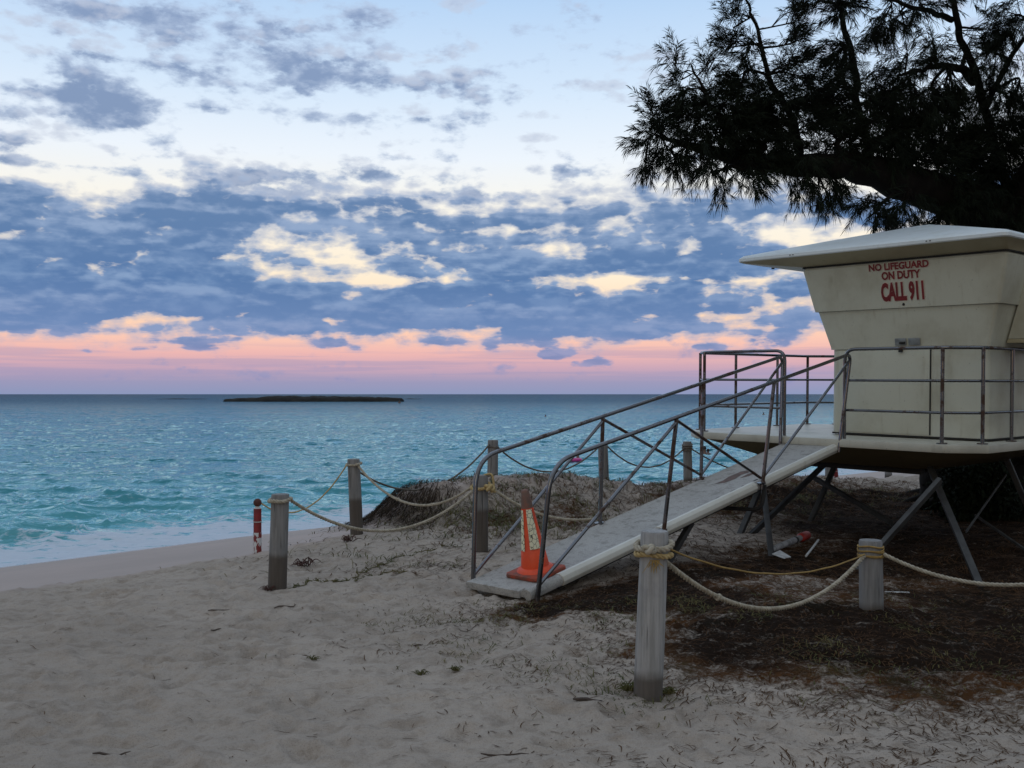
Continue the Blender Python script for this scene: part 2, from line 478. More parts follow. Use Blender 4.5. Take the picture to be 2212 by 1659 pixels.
M = {}
M['shell'] = mat_fiberglass('cream_fiberglass', (0.535, 0.535, 0.44), (0.32, 0.29, 0.20), stain_amt=0.6)
M['roofm'] = mat_fiberglass('roof_fiberglass', (0.74, 0.80, 0.82), (0.45, 0.44, 0.37), stain_amt=0.35)  # bluish sky reflection put into the base colour
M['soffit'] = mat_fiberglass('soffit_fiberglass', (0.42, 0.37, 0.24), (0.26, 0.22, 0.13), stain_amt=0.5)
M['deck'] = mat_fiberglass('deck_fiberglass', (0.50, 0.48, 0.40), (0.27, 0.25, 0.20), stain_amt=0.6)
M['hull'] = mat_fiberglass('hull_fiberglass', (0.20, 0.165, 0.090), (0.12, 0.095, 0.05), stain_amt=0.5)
M['ramp'] = mat_fiberglass('ramp_grit', (0.42, 0.40, 0.37), (0.30, 0.285, 0.26), speck=True)
M['lip'] = mat_fiberglass('ramp_lip', (0.58, 0.56, 0.49), (0.36, 0.33, 0.27), stain_amt=0.45)
M['steel'] = mat_steel('worn_steel', 0.08)
M['rusty'] = mat_steel('rusty_steel', 0.17)
M['leg'] = mat_basic('galvanised_leg', (0.055, 0.055, 0.053), (0.028, 0.026, 0.024), 5.0, 0.6, bmp=0.15)
M['dark'] = mat_basic('dark_gap', (0.012, 0.011, 0.010), (0.02, 0.018, 0.016), 8.0, 0.8)
M['red'] = mat_basic('faded_red_letters', (0.20, 0.012, 0.014), (0.14, 0.010, 0.011), 9.0, 0.6)
M['pinkish'] = mat_basic('letter_backing', (0.66, 0.52, 0.44), (0.60, 0.48, 0.40), 9.0, 0.6)
M['plate'] = mat_basic('grey_plate', (0.30, 0.32, 0.32), (0.20, 0.21, 0.21), 14.0, 0.45, metal=0.4)
M['glass'] = mat_basic('dark_window', (0.012, 0.011, 0.010), (0.02, 0.018, 0.016), 3.0, 0.12)
M['rope'] = mat_basic('weathered_rope', (0.46, 0.41, 0.32), (0.30, 0.26, 0.19), 30.0, 0.9, bmp=0.4, bscale=300.0)
M['ropedark'] = mat_basic('dark_rope', (0.17, 0.145, 0.115), (0.10, 0.085, 0.07), 20.0, 0.9)
M['ropeyel'] = mat_basic('yellow_rope', (0.36, 0.23, 0.065), (0.25, 0.155, 0.045), 30.0, 0.8, bmp=0.3, bscale=300.0)
M['ropetan'] = mat_basic('tan_rope', (0.48, 0.36, 0.17), (0.36, 0.25, 0.10), 30.0, 0.85, bmp=0.3, bscale=300.0)
M['orange'] = mat_basic('cone_orange', (0.78, 0.075, 0.012), (0.64, 0.058, 0.012), 7.0, 0.5, bmp=0.05)
M['conedirt'] = mat_basic('cone_dirty_tip', (0.14, 0.095, 0.075), (0.23, 0.10, 0.07), 14.0, 0.75)
M['conebase'] = mat_basic('cone_base', (0.42, 0.060, 0.022), (0.16, 0.06, 0.04), 12.0, 0.75, bmp=0.2)
M['rock'] = mat_basic('islet_rock', (0.016, 0.015, 0.014), (0.030, 0.027, 0.023), 0.3, 0.9, spec=0.1)
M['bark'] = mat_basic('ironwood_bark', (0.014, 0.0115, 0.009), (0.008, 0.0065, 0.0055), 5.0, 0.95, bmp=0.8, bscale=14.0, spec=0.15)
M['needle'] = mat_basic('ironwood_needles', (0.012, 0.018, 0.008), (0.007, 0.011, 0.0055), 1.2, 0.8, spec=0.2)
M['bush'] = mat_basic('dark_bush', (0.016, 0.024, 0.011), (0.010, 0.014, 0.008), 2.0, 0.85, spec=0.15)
M['grass'] = mat_basic('dune_grass', (0.060, 0.068, 0.022), (0.12, 0.098, 0.038), 3.0, 0.9, spec=0.2)
M['litter'] = mat_basic('needle_litter', (0.040, 0.020, 0.010), (0.095, 0.050, 0.024), 2.5, 0.95, spec=0.1)
M['white'] = mat_basic('dirty_white', (0.60, 0.60, 0.58), (0.42, 0.41, 0.39), 12.0, 0.6)
M['polered'] = mat_basic('pole_red', (0.26, 0.022, 0.024), (0.17, 0.018, 0.02), 10.0, 0.6)
M['ball'] = mat_basic('rusty_ball', (0.10, 0.03, 0.02), (0.05, 0.02, 0.015), 12.0, 0.8)
M['skin'] = mat_basic('skin', (0.16, 0.085, 0.06), (0.13, 0.07, 0.05), 8.0, 0.5)
M['hair'] = mat_basic('hair', (0.012, 0.010, 0.009), (0.02, 0.017, 0.015), 8.0, 0.6)
M['pink'] = mat_basic('pink_vinyl', (0.55, 0.045, 0.24), (0.45, 0.035, 0.20), 6.0, 0.35)
M['driftwood'] = mat_basic('driftwood', (0.050, 0.036, 0.028), (0.10, 0.07, 0.05), 9.0, 0.9)
M['weed'] = mat_basic('dry_seaweed', (0.075, 0.030, 0.022), (0.045, 0.022, 0.017), 9.0, 0.9)


def mat_polepaint():
    m, n, p, _ = mat_new('peeling_paint')
    t = n.noise(n.vm('MULTIPLY', obj_pos(n), (1.0, 1.0, 0.5)), 24.0, 3.0, 0.5)
    n.put(p.inputs['Base Color'], n.mix(n.ss(t, 0.50, 0.53), (0.56, 0.56, 0.56), (0.19, 0.02, 0.02)))
    n.put(p.inputs['Roughness'], 0.6)
    return m


M['peel'] = mat_polepaint()


def mat_cracked():
    m, n, p, _ = mat_new('cracked_reflective')
    vo = n.new('ShaderNodeTexVoronoi', feature='DISTANCE_TO_EDGE'); vo.inputs['Scale'].default_value = 26.0
    n.put(vo.inputs['Vector'], n.vm('MULTIPLY', obj_pos(n), (1.2, 1.2, 0.9)))
    n.put(p.inputs['Base Color'], n.mix(n.ss(vo.outputs['Distance'], 0.02, 0.055), (0.02, 0.018, 0.015), (0.80, 0.77, 0.55)))
    n.put(p.inputs['Roughness'], 0.4)
    return m


M['cracked'] = mat_cracked()

# ------------------------------------------------------------------ terrain
SDIR = np.array([0.75, 0.661]); NDIR = np.array([-0.661, 0.75])        # along the shore, towards the sea
ZW = -1.3                                                             # water level


def base_h(x, y):
    s = x * SDIR[0] + y * SDIR[1]; d = x * NDIR[0] + y * NDIR[1]
    dd = d + 0.45 * np.sin(s * 0.35 + 0.7) * sst(d, 9, 13)
    z = -0.152 * np.maximum(dd - 10.2, 0) - 0.03 * sst(dd, 9.0, 10.6)
    z = np.maximum(z, -1.9 - 0.02 * np.maximum(dd - 22, 0))
    z = np.maximum(z, -8.0)
    # dune with a cut bank at its near-left end
    edge = 7.35 + 0.25 * (vnoise(d * 2.2, s * 0 + 3, 5) - 0.5) + 0.12 * (d - 10.6)
    rise = sst(s, edge - 0.30, edge + 0.55)
    m = rise * (1 - sst(d, 11.15, 12.3)) * sst(d, 8.7, 10.6)
    m = m * (0.43 - 0.26 * sst(s, 10.2, 12.6) - 0.10 * sst(s, 15, 20))
    m = m * (1 - 0.6 * sst(s, 22, 40))
    return z + m


CTRL = [(648, 694, 5.33), (512, 768, 4.28), (0, 768, 4.28), (1024, 768, 4.28), (871, 611, 7.0), (277, 588.6, 8.4), (480, 551, 10.1),
        (500, 601, 7.9), (570, 604, 7.5), (257, 553, 11.3), (356, 534, 11.9), (0, 593, 9.3), (120, 650, 6.4), (300, 660, 6.1),
        (430, 484, 13.5), (492, 478.5, 14.2), (545, 474, 14.3), (603, 487, 16.0), (690, 480, 17.2),
        (737, 533, 12.2), (772, 560, 10.2), (808, 521, 13.6), (985, 590, 9.3), (830, 483, 20.0), (888, 480, 21.6), (1030, 640, 6.4), (960, 520, 14.0)]
_C = np.array([[(a - 512) / F * Y, Y, CAMH - (b - HZ) / F * Y] for a, b, Y in CTRL])
_R = _C[:, 2] - base_h(_C[:, 0], _C[:, 1])
_D2 = ((_C[:, None, :2] - _C[None, :, :2]) ** 2).sum(-1)
RK = 1.5
_W = np.linalg.solve(np.exp(-_D2 / (2 * RK * RK)) + 0.02 * np.eye(len(_C)), _R)


def ground_smooth(x, y):
    x = np.asarray(x, dtype=np.float64); y = np.asarray(y, dtype=np.float64)
    z = base_h(x, y)
    for c, wgt in zip(_C, _W):
        z = z + wgt * np.exp(-((x - c[0]) ** 2 + (y - c[1]) ** 2) / (2 * RK * RK))
    return z


def dune_mask(x, y):
    s = x * SDIR[0] + y * SDIR[1]; d = x * NDIR[0] + y * NDIR[1]
    return sst(s, 6.6, 7.6) * sst(d, 7.0, 9.2) * (1 - sst(d, 11.6, 12.4))


def wet_mask(x, y, z):
    d = x * NDIR[0] + y * NDIR[1]
    return sst(d + 0.25 * fbm(x * 0.8, y * 0.8, 19, 3), 9.85, 10.5)


_r2 = np.random.default_rng(4)
_FP = []
for _ in range(520):                                                  # footprints pressed into the dry sand
    fx = _r2.uniform(-6, 4.5); fy = _r2.uniform(3.6, 11.5)
    if fx * NDIR[0] + fy * NDIR[1] < 10.4: _FP.append((fx, fy, _r2.uniform(0, 3.14), _r2.uniform(0.5, 1.1)))
for t0, (ax, ay), (bx, by) in ((0, (-2.6, 4.0), (-0.8, 10.2)), (1, (-0.6, 3.8), (-3.2, 10.5)), (2, (0.9, 4.0), (-0.6, 9.2))):
    L = math.hypot(bx - ax, by - ay); k = int(L / 0.36)
    for i in range(k):
        t = i / k; sd = 0.09 if i % 2 else -0.09
        ang = math.atan2(by - ay, bx - ax)
        _FP.append((ax + (bx - ax) * t - math.sin(ang) * sd, ay + (by - ay) * t + math.cos(ang) * sd, ang, 1.0))


def ground_h(x, y):
    """full relief: lumps and footprints"""
    z = ground_smooth(x, y)
    d = x * NDIR[0] + y * NDIR[1]
    dry = 1 - sst(d, 9.8, 11.2)
    dm = dune_mask(x, y)
    rough = dry * (0.6 + 0.9 * dm) + 0.02
    z = z + rough * (0.042 * fbm(x * 1.7, y * 1.7, 3, 3) + 0.046 * fbm(x * 4.6, y * 4.6, 8, 3) + 0.024 * fbm(x * 14.0, y * 14.0, 12, 2))
    z = z + dm * 0.05 * fbm(x * 2.6, y * 2.6, 31, 4)
    return z


def make_ground():
    xs = [0.0]
    while xs[-1] < 400: xs.append(xs[-1] + 0.021 + max(0, xs[-1] - 4.5) * 0.03)
    xs = np.array([-v for v in xs[:0:-1]] + xs)
    xs = xs[(xs > -400)]
    ys = [3.4]
    while ys[-1] < 400: ys.append(ys[-1] + 0.0050 * ys[-1] if ys[-1] < 30 else ys[-1] * 1.05)
    back = [3.4]
    while back[-1] > -300: back.append(back[-1] - 0.1 - (3.4 - back[-1]) * 0.1)
    ys = np.array(back[:0:-1] + ys)
    X, Y = np.meshgrid(xs, ys)
    Z = ground_h(X, Y)
    # footprints (local windows only)
    for fx, fy, an, dp in _FP:
        i0, i1 = np.searchsorted(xs, (fx - 0.3, fx + 0.3)); j0, j1 = np.searchsorted(ys, (fy - 0.3, fy + 0.3))
        if i1 - i0 < 3 or j1 - j0 < 3: continue
        dx = X[j0:j1, i0:i1] - fx; dy = Y[j0:j1, i0:i1] - fy
        a = dx * math.cos(an) + dy * math.sin(an); b = -dx * math.sin(an) + dy * math.cos(an)
        q = (a / 0.13) ** 2 + (b / 0.055) ** 2
        Z[j0:j1, i0:i1] += dp * (-0.030 * np.exp(-q * 1.1) + 0.014 * np.exp(-(np.sqrt(q) - 1.45) ** 2 * 5))
    # a tyre rut of a beach vehicle running down the left foreground
    cx = -1.50 - (Y - 4.28) * 0.56
    q = (X - cx) / 0.13
    wgt = np.exp(-q ** 4) * (1 - sst(Y, 6.0, 7.6))
    Z += wgt * (-0.016 + 0.008 * np.sin((Y * 1.1 + 0.25 * np.abs(X - cx)) * 2 * math.pi / 0.085)) + 0.012 * np.exp(-(np.abs(q) - 1.3) ** 2 * 12) * (1 - sst(Y, 6.0, 7.6))
    ny, nx = X.shape
    V = np.stack([X, Y, Z], -1).reshape(-1, 3)
    idx = np.arange(nx * ny).reshape(ny, nx)
    Fc = np.stack([idx[:-1, :-1], idx[:-1, 1:], idx[1:, 1:], idx[1:, :-1]], -1).reshape(-1, 4)
    me = fast_mesh('beach_sand', V, Fc, 4)
    me.polygons.foreach_set('use_smooth', np.ones(len(Fc), dtype=bool))
    set_attr(me, 'litter', litter_shade_map(X, Y)); set_attr(me, 'wet', wet_mask(X, Y, Z)); set_attr(me, 'swash', sst(ZW + 0.17 + 0.05 * fbm(X * 0.5, Y * 0.5, 23, 2) - Z, -0.02, 0.03)); set_attr(me, 'dune', dune_mask(X, Y))  # litter attribute also carries the shade under ramp and tower
    m, n, p, _ = mat_new('sand')
    v = geo_pos(n)
    def at(nm):
        a = n.new('ShaderNodeAttribute', attribute_name=nm); return a.outputs['Fac']
    litter_shade, wet, dune = at('litter'), at('wet'), at('dune')
    big = n.noise(v, 0.55, 4.0, 0.6); mid = n.noise(v, 7.0, 5.0, 0.65); gr = n.noise(v, 170.0, 3.0, 0.6)
    c = n.mix(n.ss(big, 0.35, 0.65), (0.412, 0.348, 0.292), (0.338, 0.286, 0.240))
    c = n.mix(n.m('MULTIPLY', n.ss(mid, 0.45, 0.68), 0.6), c, (0.225, 0.182, 0.145))
    c = n.mix(n.m('MULTIPLY', n.ss(n.noise(v, 31.0, 4.0, 0.6), 0.52, 0.70), 0.30), c, (0.20, 0.165, 0.135))
    c = n.mix(n.m('MULTIPLY', n.ss(gr, 0.54, 0.72), 0.5), c, (0.13, 0.105, 0.082))
    c = n.mix(n.m('MULTIPLY', n.ss(gr, 0.50, 0.30), 0.4), c, (0.40, 0.33, 0.26))
    # carpet of fallen needles broken up by pale sand, shade painted under ramp and tower
    vs = n.vm('MULTIPLY', v, (1.0, 1.25, 1.0))
    ln = n.noise(vs, 5.5, 8.0, 0.74, 0.5)
    ln2 = n.noise(v, 38.0, 5.0, 0.7)
    lsum = n.m('ADD', n.m('MULTIPLY', ln, 0.6), n.m('MULTIPLY', ln2, 0.4))
    thr = n.m('SUBTRACT', 0.785, n.m('MULTIPLY', litter_shade, 0.38))
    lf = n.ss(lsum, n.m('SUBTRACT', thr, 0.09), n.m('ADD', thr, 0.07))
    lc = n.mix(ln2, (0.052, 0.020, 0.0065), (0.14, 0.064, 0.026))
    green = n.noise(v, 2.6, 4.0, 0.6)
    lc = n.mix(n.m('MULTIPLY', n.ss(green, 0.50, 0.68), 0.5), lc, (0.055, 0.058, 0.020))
    lc = n.mix(n.m('MULTIPLY', n.ss(litter_shade, 0.78, 1.0), 0.6), lc, (0.012, 0.008, 0.005))
    lc = n.mix(n.m('MULTIPLY', n.ss(litter_shade, 0.75, 1.0), 0.75), lc, (0.010, 0.008, 0.007))  # near-black end: shade under ramp and tower put into the colour
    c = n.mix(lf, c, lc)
    wc = n.mix(n.ss(big, 0.3, 0.7), (0.355, 0.27, 0.225), (0.30, 0.235, 0.195))
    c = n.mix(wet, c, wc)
    n.put(p.inputs['Base Color'], c)
    n.put(p.inputs['Roughness'], n.m('SUBTRACT', n.m('SUBTRACT', 0.95, n.m('MULTIPLY', wet, 0.35)), n.m('MULTIPLY', at('swash'), 0.45)))
    n.put(p.inputs['Specular IOR Level'], n.m('ADD', 0.04, n.m('MULTIPLY', wet, 0.35)))
    fin = n.noise(v, 27.0, 4.0, 0.6)
    hgt = n.m('ADD', n.m('ADD', n.m('MULTIPLY', mid, 0.9), n.m('MULTIPLY', fin, 0.42)), n.m('ADD', n.m('MULTIPLY', gr, 0.12), n.m('MULTIPLY', n.m('MULTIPLY', lf, ln2), 0.9)))
    b = n.new('ShaderNodeBump'); b.inputs['Distance'].default_value = 0.055
    n.put(b.inputs['Strength'], n.m('SUBTRACT', 0.70, n.m('MULTIPLY', wet, 0.62))); n.put(b.inputs['Height'], hgt)
    n.l.new(b.outputs[0], p.inputs['Normal'])
    o = mesh_obj('beach_sand', me, m)
    tag(o, 'pale beach sand with footprints, sloping to the sea', 'sand', kind='structure')
    return o


def litter_shade_map(x, y):
    """fallen needles and weeds, plus painted shade under ramp and tower (0..1)"""
    x = np.asarray(x, dtype=np.float64); y = np.asarray(y, dtype=np.float64)
    def g(cx, cy, rx, ry, a, rot=0.0):
        dx, dy = x - cx, y - cy
        u = dx * math.cos(rot) + dy * math.sin(rot); v = -dx * math.sin(rot) + dy * math.cos(rot)
        return a * np.exp(-((u / rx) ** 2 + (v / ry) ** 2))
    L = g(3.5, 6.6, 2.1, 1.35, 0.72) + g(5.5, 6.6, 2.2, 1.6, 0.56) + g(1.9, 5.8, 1.4, 0.8, 0.34) + g(3.4, 8.2, 2.6, 0.7, 0.50) + g(2.6, 10.2, 1.2, 1.2, 0.28) + g(1.7, 8.9, 2.0, 0.42, 0.95, 0.74) + g(0.75, 7.75, 0.7, 0.32, 0.6, 0.5) + g(1.6, 6.6, 1.0, 0.8, 0.40) + g(0.9, 5.9, 0.55, 0.5, 0.38)  # includes the ramp's shade, laid along its length
    L = L + g(0.85, 7.45, 0.9, 0.38, 0.85) + g(0.2, 6.9, 1.2, 0.5, 0.25)
    L = L + g(7.8, 13.0, 4.0, 3.5, 1.0) + g(5.0, 11.0, 1.8, 2.2, 0.45) + g(4.5, 15.5, 3.0, 2.5, 0.55)  # litter with the shade under the tower painted in
    L = L + g(6.5, 10.0, 2.5, 2.0, 0.7)
    L = L + 0.27 * dune_mask(x, y) + g(0.3, 11.6, 1.6, 1.5, 0.33) + g(-0.6, 9.8, 1.3, 0.8, 0.16)
    L = L + 0.17 * sst(x, 0.2, 2.0) * (1 - sst(y, 10, 14)) + 0.04
    L = L + 0.30 * fbm(x * 1.3, y * 1.6, 77, 4) * (L > 0.1)
    d = x * NDIR[0] + y * NDIR[1]
    return np.clip(L, 0, 1) * (1 - sst(d, 11.2, 12.2))


make_ground()


def ground_z(x, y):
    return float(ground_h(np.array([x]), np.array([y]))[0])


# ------------------------------------------------------------------ sea
def make_sea():
    rows = [10.0]
    while rows[-1] < 12000: rows.append(rows[-1] * (1.0062 if rows[-1] < 260 else 1.05))
    rows = np.array(rows)
    cols = np.concatenate([np.linspace(-3.0, -0.75, 70)[:-1], np.linspace(-0.75, 0.75, 1300), np.linspace(0.75, 3.0, 70)[1:]])
    R, Cc = np.meshgrid(rows, cols, indexing='ij')
    X = R * Cc; Y = R
    s = X * SDIR[0] + Y * SDIR[1]; d = X * NDIR[0] + Y * NDIR[1]
    depth = ZW - ground_smooth(X, Y)
    calm = sst(depth, -0.05, 0.6) * 0.85 + 0.15
    wx = X * 0.98 + Y * 0.17 + 1.2 * fbm(s * 0.11, d * 0.11, 51, 2); wd = Y * 0.98 - X * 0.17 + 1.0 * fbm(s * 0.17, d * 0.12, 52, 2)
    def ridge(x, y, sd):
        return np.clip(1 - 2.4 * np.abs(vnoise(x, y, sd) - 0.5), 0, 1) ** 3
    n1 = ridge(wx * 0.62, wd * 1.5, 41); n2 = ridge(wx * 1.35, wd * 2.9, 42); n3 = ridge(wx * 0.22, wd * 0.55, 43); n4 = vnoise(wx * 3.1, wd * 5.5, 44)
    gust = 0.45 + 0.9 * vnoise(wx * 0.09, wd * 0.05, 47)
    h = gust * (0.100 * (n1 - 0.2) + 0.070 * (n2 - 0.2) / (1 + (R / 150) ** 2) + 0.018 * (n4 - .5) / (1 + (R / 40) ** 2)) + 0.13 * (n3 - 0.2)
    fade = 1.0 / (1.0 + (R / 220.0) ** 2)
    # the little shore break: two low swells running along the beach
    for d0, a, wdt in ((22.6, 0.07, 0.50), (26.5, 0.08, 0.8), (33.0, 0.08, 1.0)):
        dd = d - d0 - 0.8 * fbm(s * 0.13, s * 0 + d0, 9, 2) - 0.35 * np.sin(s * 0.22)
        h = h + a * np.exp(-(dd / wdt) ** 2) * (0.35 + 0.9 * vnoise(s * 0.16, s * 0 + d0, 61)) * 1.0
    Z = ZW + h * calm * fade
    V = np.stack([X, Y, Z], -1).reshape(-1, 3)
    ny, nx = X.shape
    idx = np.arange(nx * ny).reshape(ny, nx)
    Fc = np.stack([idx[:-1, :-1], idx[:-1, 1:], idx[1:, 1:], idx[1:, :-1]], -1).reshape(-1, 4)
    keep = ((depth[:-1, :-1] > -0.25) | (depth[1:, 1:] > -0.25)).reshape(-1)
    Fc = Fc[keep]
    me = fast_mesh('sea', V, Fc, 4)
    me.polygons.foreach_set('use_smooth', np.ones(len(Fc), dtype=bool))
    far = np.clip(np.log(np.maximum(R, 10) / 10) / math.log(100), 0, 1)
    lace = fbm(s * 0.9, d * 1.3, 71, 4)
    foam = 0.84 - 0.84 * sst(d + 1.1 * fbm(s * 0.35, d * 0.25, 70, 3), 19.9, 22.6)
    foam = np.maximum(foam, 0.0 * np.exp(-((d - 23.0 - 0.6 * np.sin(s * 0.25)) / 0.9) ** 2) * sst(vnoise(s * 0.3, s * 0, 73), 0.3, 0.6))
    set_attr(me, 'foam', np.clip(foam + 0.12 * lace * foam, 0, 1)); set_attr(me, 'far', far); set_attr(me, 'shore', d)
    m = bpy.data.materials.new('sea_water'); m.use_nodes = True
    n = NT(m.node_tree)
    out = n.new('ShaderNodeOutputMaterial')
    v = geo_pos(n)
    at = lambda nm: n.new('ShaderNodeAttribute', attribute_name=nm).outputs['Fac']
    rot = n.new('ShaderNodeVectorRotate', rotation_type='Z_AXIS'); n.put(rot.inputs['Vector'], v); rot.inputs['Angle'].default_value = -math.atan2(SDIR[1], SDIR[0]) * 0.35
    vs = n.vm('MULTIPLY', rot.outputs[0], (0.55, 1.0, 0.3))
    w1 = n.noise(vs, 3.2, 4.0, 0.6, 0.4); w2 = n.noise(vs, 0.9, 5.0, 0.62, 0.5); w3 = n.noise(vs, 0.22, 6.0, 0.68, 0.4); w4 = n.noise(vs, 0.05, 7.0, 0.72, 0.3)
    far = at('far')
    hn = n.m('ADD', n.m('MULTIPLY', w1, 0.05), n.m('ADD', n.m('MULTIPLY', w2, 0.22), n.m('MULTIPLY', far, n.m('ADD', n.m('MULTIPLY', w3, 0.8), n.m('MULTIPLY', w4, 2.4)))))
    bp = n.new('ShaderNodeBump'); bp.inputs['Strength'].default_value = 1.0; bp.inputs['Distance'].default_value = 0.55; n.put(bp.inputs['Height'], hn)
    body = n.ramp(far, [(0.0, (0.17, 0.33, 0.33)), (0.18, (0.090, 0.30, 0.335)), (0.30, (0.026, 0.165, 0.20)), (0.50, (0.006, 0.080, 0.115)), (0.66, (0.008, 0.075, 0.120)), (0.78, (0.010, 0.060, 0.115)), (0.88, (0.012, 0.055, 0.115)), (1.0, (0.009, 0.036, 0.085))])
    patch = n.noise(n.vm('MULTIPLY', v, (0.4, 1.0, 1.0)), 0.05, 5.0, 0.6)
    body = n.mix(n.m('MULTIPLY', n.ss(patch, 0.45, 0.65), 0.6), body, n.mix(0.62, body, (0.010, 0.085, 0.115)))
    dif = n.new('ShaderNodeBsdfDiffuse'); n.put(dif.inputs[0], body)
    n.l.new(bp.outputs[0], dif.inputs['Normal'])
    gl = n.new('ShaderNodeBsdfGlossy'); gl.inputs['Roughness'].default_value = 0.10; gl.inputs[0].default_value = (0.62, 0.90, 0.98, 1)
    n.l.new(bp.outputs[0], gl.inputs['Normal'])
    fr = n.new('ShaderNodeFresnel'); fr.inputs['IOR'].default_value = 1.33; n.l.new(bp.outputs[0], fr.inputs['Normal'])
    fac = n.m('MINIMUM', n.m('MULTIPLY', n.ss(fr.outputs[0], 0.07, 0.55), 0.74), n.m('SUBTRACT', 0.72, n.m('MULTIPLY', n.ss(far, 0.45, 0.85), 0.50)))
    mx = n.new('ShaderNodeMixShader'); n.put(mx.inputs[0], fac); n.l.new(dif.outputs[0], mx.inputs[1]); n.l.new(gl.outputs[0], mx.inputs[2])
    # foam
    fo = at('foam')
    vo = n.new('ShaderNodeTexVoronoi', feature='DISTANCE_TO_EDGE'); vo.inputs['Scale'].default_value = 2.1
    n.put(vo.inputs['Vector'], n.vm('ADD', n.vm('MULTIPLY', v, (0.7, 1.2, 0.5)), n.vm('MULTIPLY', n.comb(w1, w2, w3), (1.4, 1.4, 1.0))))
    cell = n.m('SUBTRACT', 1.0, n.m('MULTIPLY', vo.outputs['Distance'], 2.2))
    nf = n.noise(v, 5.0, 6.0, 0.7, 0.4)
    fm = n.m('ADD', n.m('MULTIPLY', cell, 0.45), n.m('MULTIPLY', nf, 0.55))
    thr = n.m('SUBTRACT', 0.80, n.m('MULTIPLY', fo, 0.46))
    ff = n.m('MULTIPLY', n.ss(fm, n.m('SUBTRACT', thr, 0.10), n.m('ADD', thr, 0.10)), 0.88)
    fd = n.new('ShaderNodeBsdfDiffuse'); n.put(fd.inputs[0], n.mix(nf, (0.46, 0.50, 0.57), (0.64, 0.66, 0.71)))
    mx2 = n.new('ShaderNodeMixShader'); n.put(mx2.inputs[0], ff); n.l.new(mx.outputs[0], mx2.inputs[1]); n.l.new(fd.outputs[0], mx2.inputs[2])
    n.l.new(mx2.outputs[0], out.inputs[0])
    o = mesh_obj('sea', me, m)
    tag(o, 'turquoise sea with small choppy waves and foam at the shore', 'sea', kind='structure')


make_sea()


def make_islet():
    Y0 = 372.0
    prof = [(218, 1.0), (224, 2.2), (238, 3.0), (250, 3.2), (262, 4.6), (280, 5.2), (300, 5.0), (325, 4.6), (352, 4.3), (362, 4.2), (376, 3.6), (392, 3.1), (399, 2.6), (401, 1.0)]
    xs = np.linspace(218, 401, 240); hp = np.interp(xs, [p[0] for p in prof], [p[1] for p in prof])
    ts = np.linspace(-1, 1, 23)
    V = []; 
    for i, xp in enumerate(xs):
        x = (xp - 512) / F * Y0; e = math.sin(math.pi * i / (len(xs) - 1)) ** 0.3
        hh = (hp[i] + 0.7) * Y0 / F
        for t in ts:
            k = max(0.0, 1 - abs(t) ** 4)
            zz = ZW - 0.8 + (hh + 0.8) * k * (0.72 + 0.28 * (1 - t * t))
            zz += 0.22 * fbm(np.array([x * 0.4]), np.array([t * 3.0]), 5, 4)[0] * k * 2
            V.append((x, Y0 + 9 + t * 9 * (0.3 + 0.7 * e) + 1.2 * (vnoise(x * 0.15, t * 2, 3) - 0.5), zz))
    nx, ny = len(xs), len(ts)
    idx = np.arange(nx * ny).reshape(nx, ny)
    Fc = np.stack([idx[:-1, :-1], idx[1:, :-1], idx[1:, 1:], idx[:-1, 1:]], -1).reshape(-1, 4)
    o = mesh_obj('rock_islet', fast_mesh('rock_islet', np.array(V), Fc, 4), M['rock'], None, 50)
    tag(o, 'long low black rock islet lying out in the sea below the horizon', 'islet')
    # awash reefs on both sides
    for a, b, yy, dpt, lab in ((150, 214, 399.3, 560.0, 'thin dark reef just awash, running to the left of the rock islet'),
                               (403, 424, 399.2, 565.0, 'short dark reef just awash, beyond the right tip of the rock islet')):
        V = []; k = 60
        for i in range(k):
            xp = a + (b - a) * i / (k - 1); x = (xp - 512) / F * dpt; e = math.sin(math.pi * i / (k - 1))
            for t in (-1, -0.5, 0, 0.5, 1):
                V.append((x, dpt + t * 5, ZW - 0.5 + (0.72 + 0.25 * vnoise(x * 0.5, t * 2, 8)) * (1 - t * t) * (0.5 + 0.5 * e)))
        idx = np.arange(k * 5).reshape(k, 5)
        Fc = np.stack([idx[:-1, :-1], idx[1:, :-1], idx[1:, 1:], idx[:-1, 1:]], -1).reshape(-1, 4)
        tag(mesh_obj('reef', fast_mesh('reef', np.array(V), Fc, 4), M['rock'], None, 60), lab, 'reef')


make_islet()

# ------------------------------------------------------------------ lifeguard tower
K = 0.92
TO = Vector((3.623 * K, 12.83 * K, CAMH - 0.541 * K))
_wx = Vector((0.66296, -0.74866, -0.015)).normalized()
_ux = Vector((0.74866, 0.66296, 0.008)); _ux = (_ux - _wx * _ux.dot(_wx)).normalized()
_kx = _wx.cross(_ux)
DZ = 1.15                                                            # deck above the root
root = empty('lifeguard_tower', TO - _kx * DZ)
root.rotation_euler = Matrix((_wx, _ux, _kx)).transposed().to_euler()
tag(root, 'cream fibreglass lifeguard tower with a flared cabin, steel railings and a long ramp', 'lifeguard tower')
bpy.context.view_layer.update()
RM = root.matrix_world.copy(); RI = RM.inverted()


def L(w, u, z):
    return Vector((w * K, u * K, z * K + DZ))


def W2L(p):
    return RI @ Vector(p)


def wsolve(px, u):
    """w along the front of the tower for a pixel column, at inset u"""
    ox, oy = 3.623 + 0.74866 * u, 12.83 + 0.66296 * u; m = (px - 512) / F
    return (m * oy - ox) / (0.66296 + m * 0.74866)


WL, WR, CH, DD, HR = -1.437, 1.92, 0.319, 3.421, 1.1
PL, PR = WL - CH, WR + CH                                            # post lines


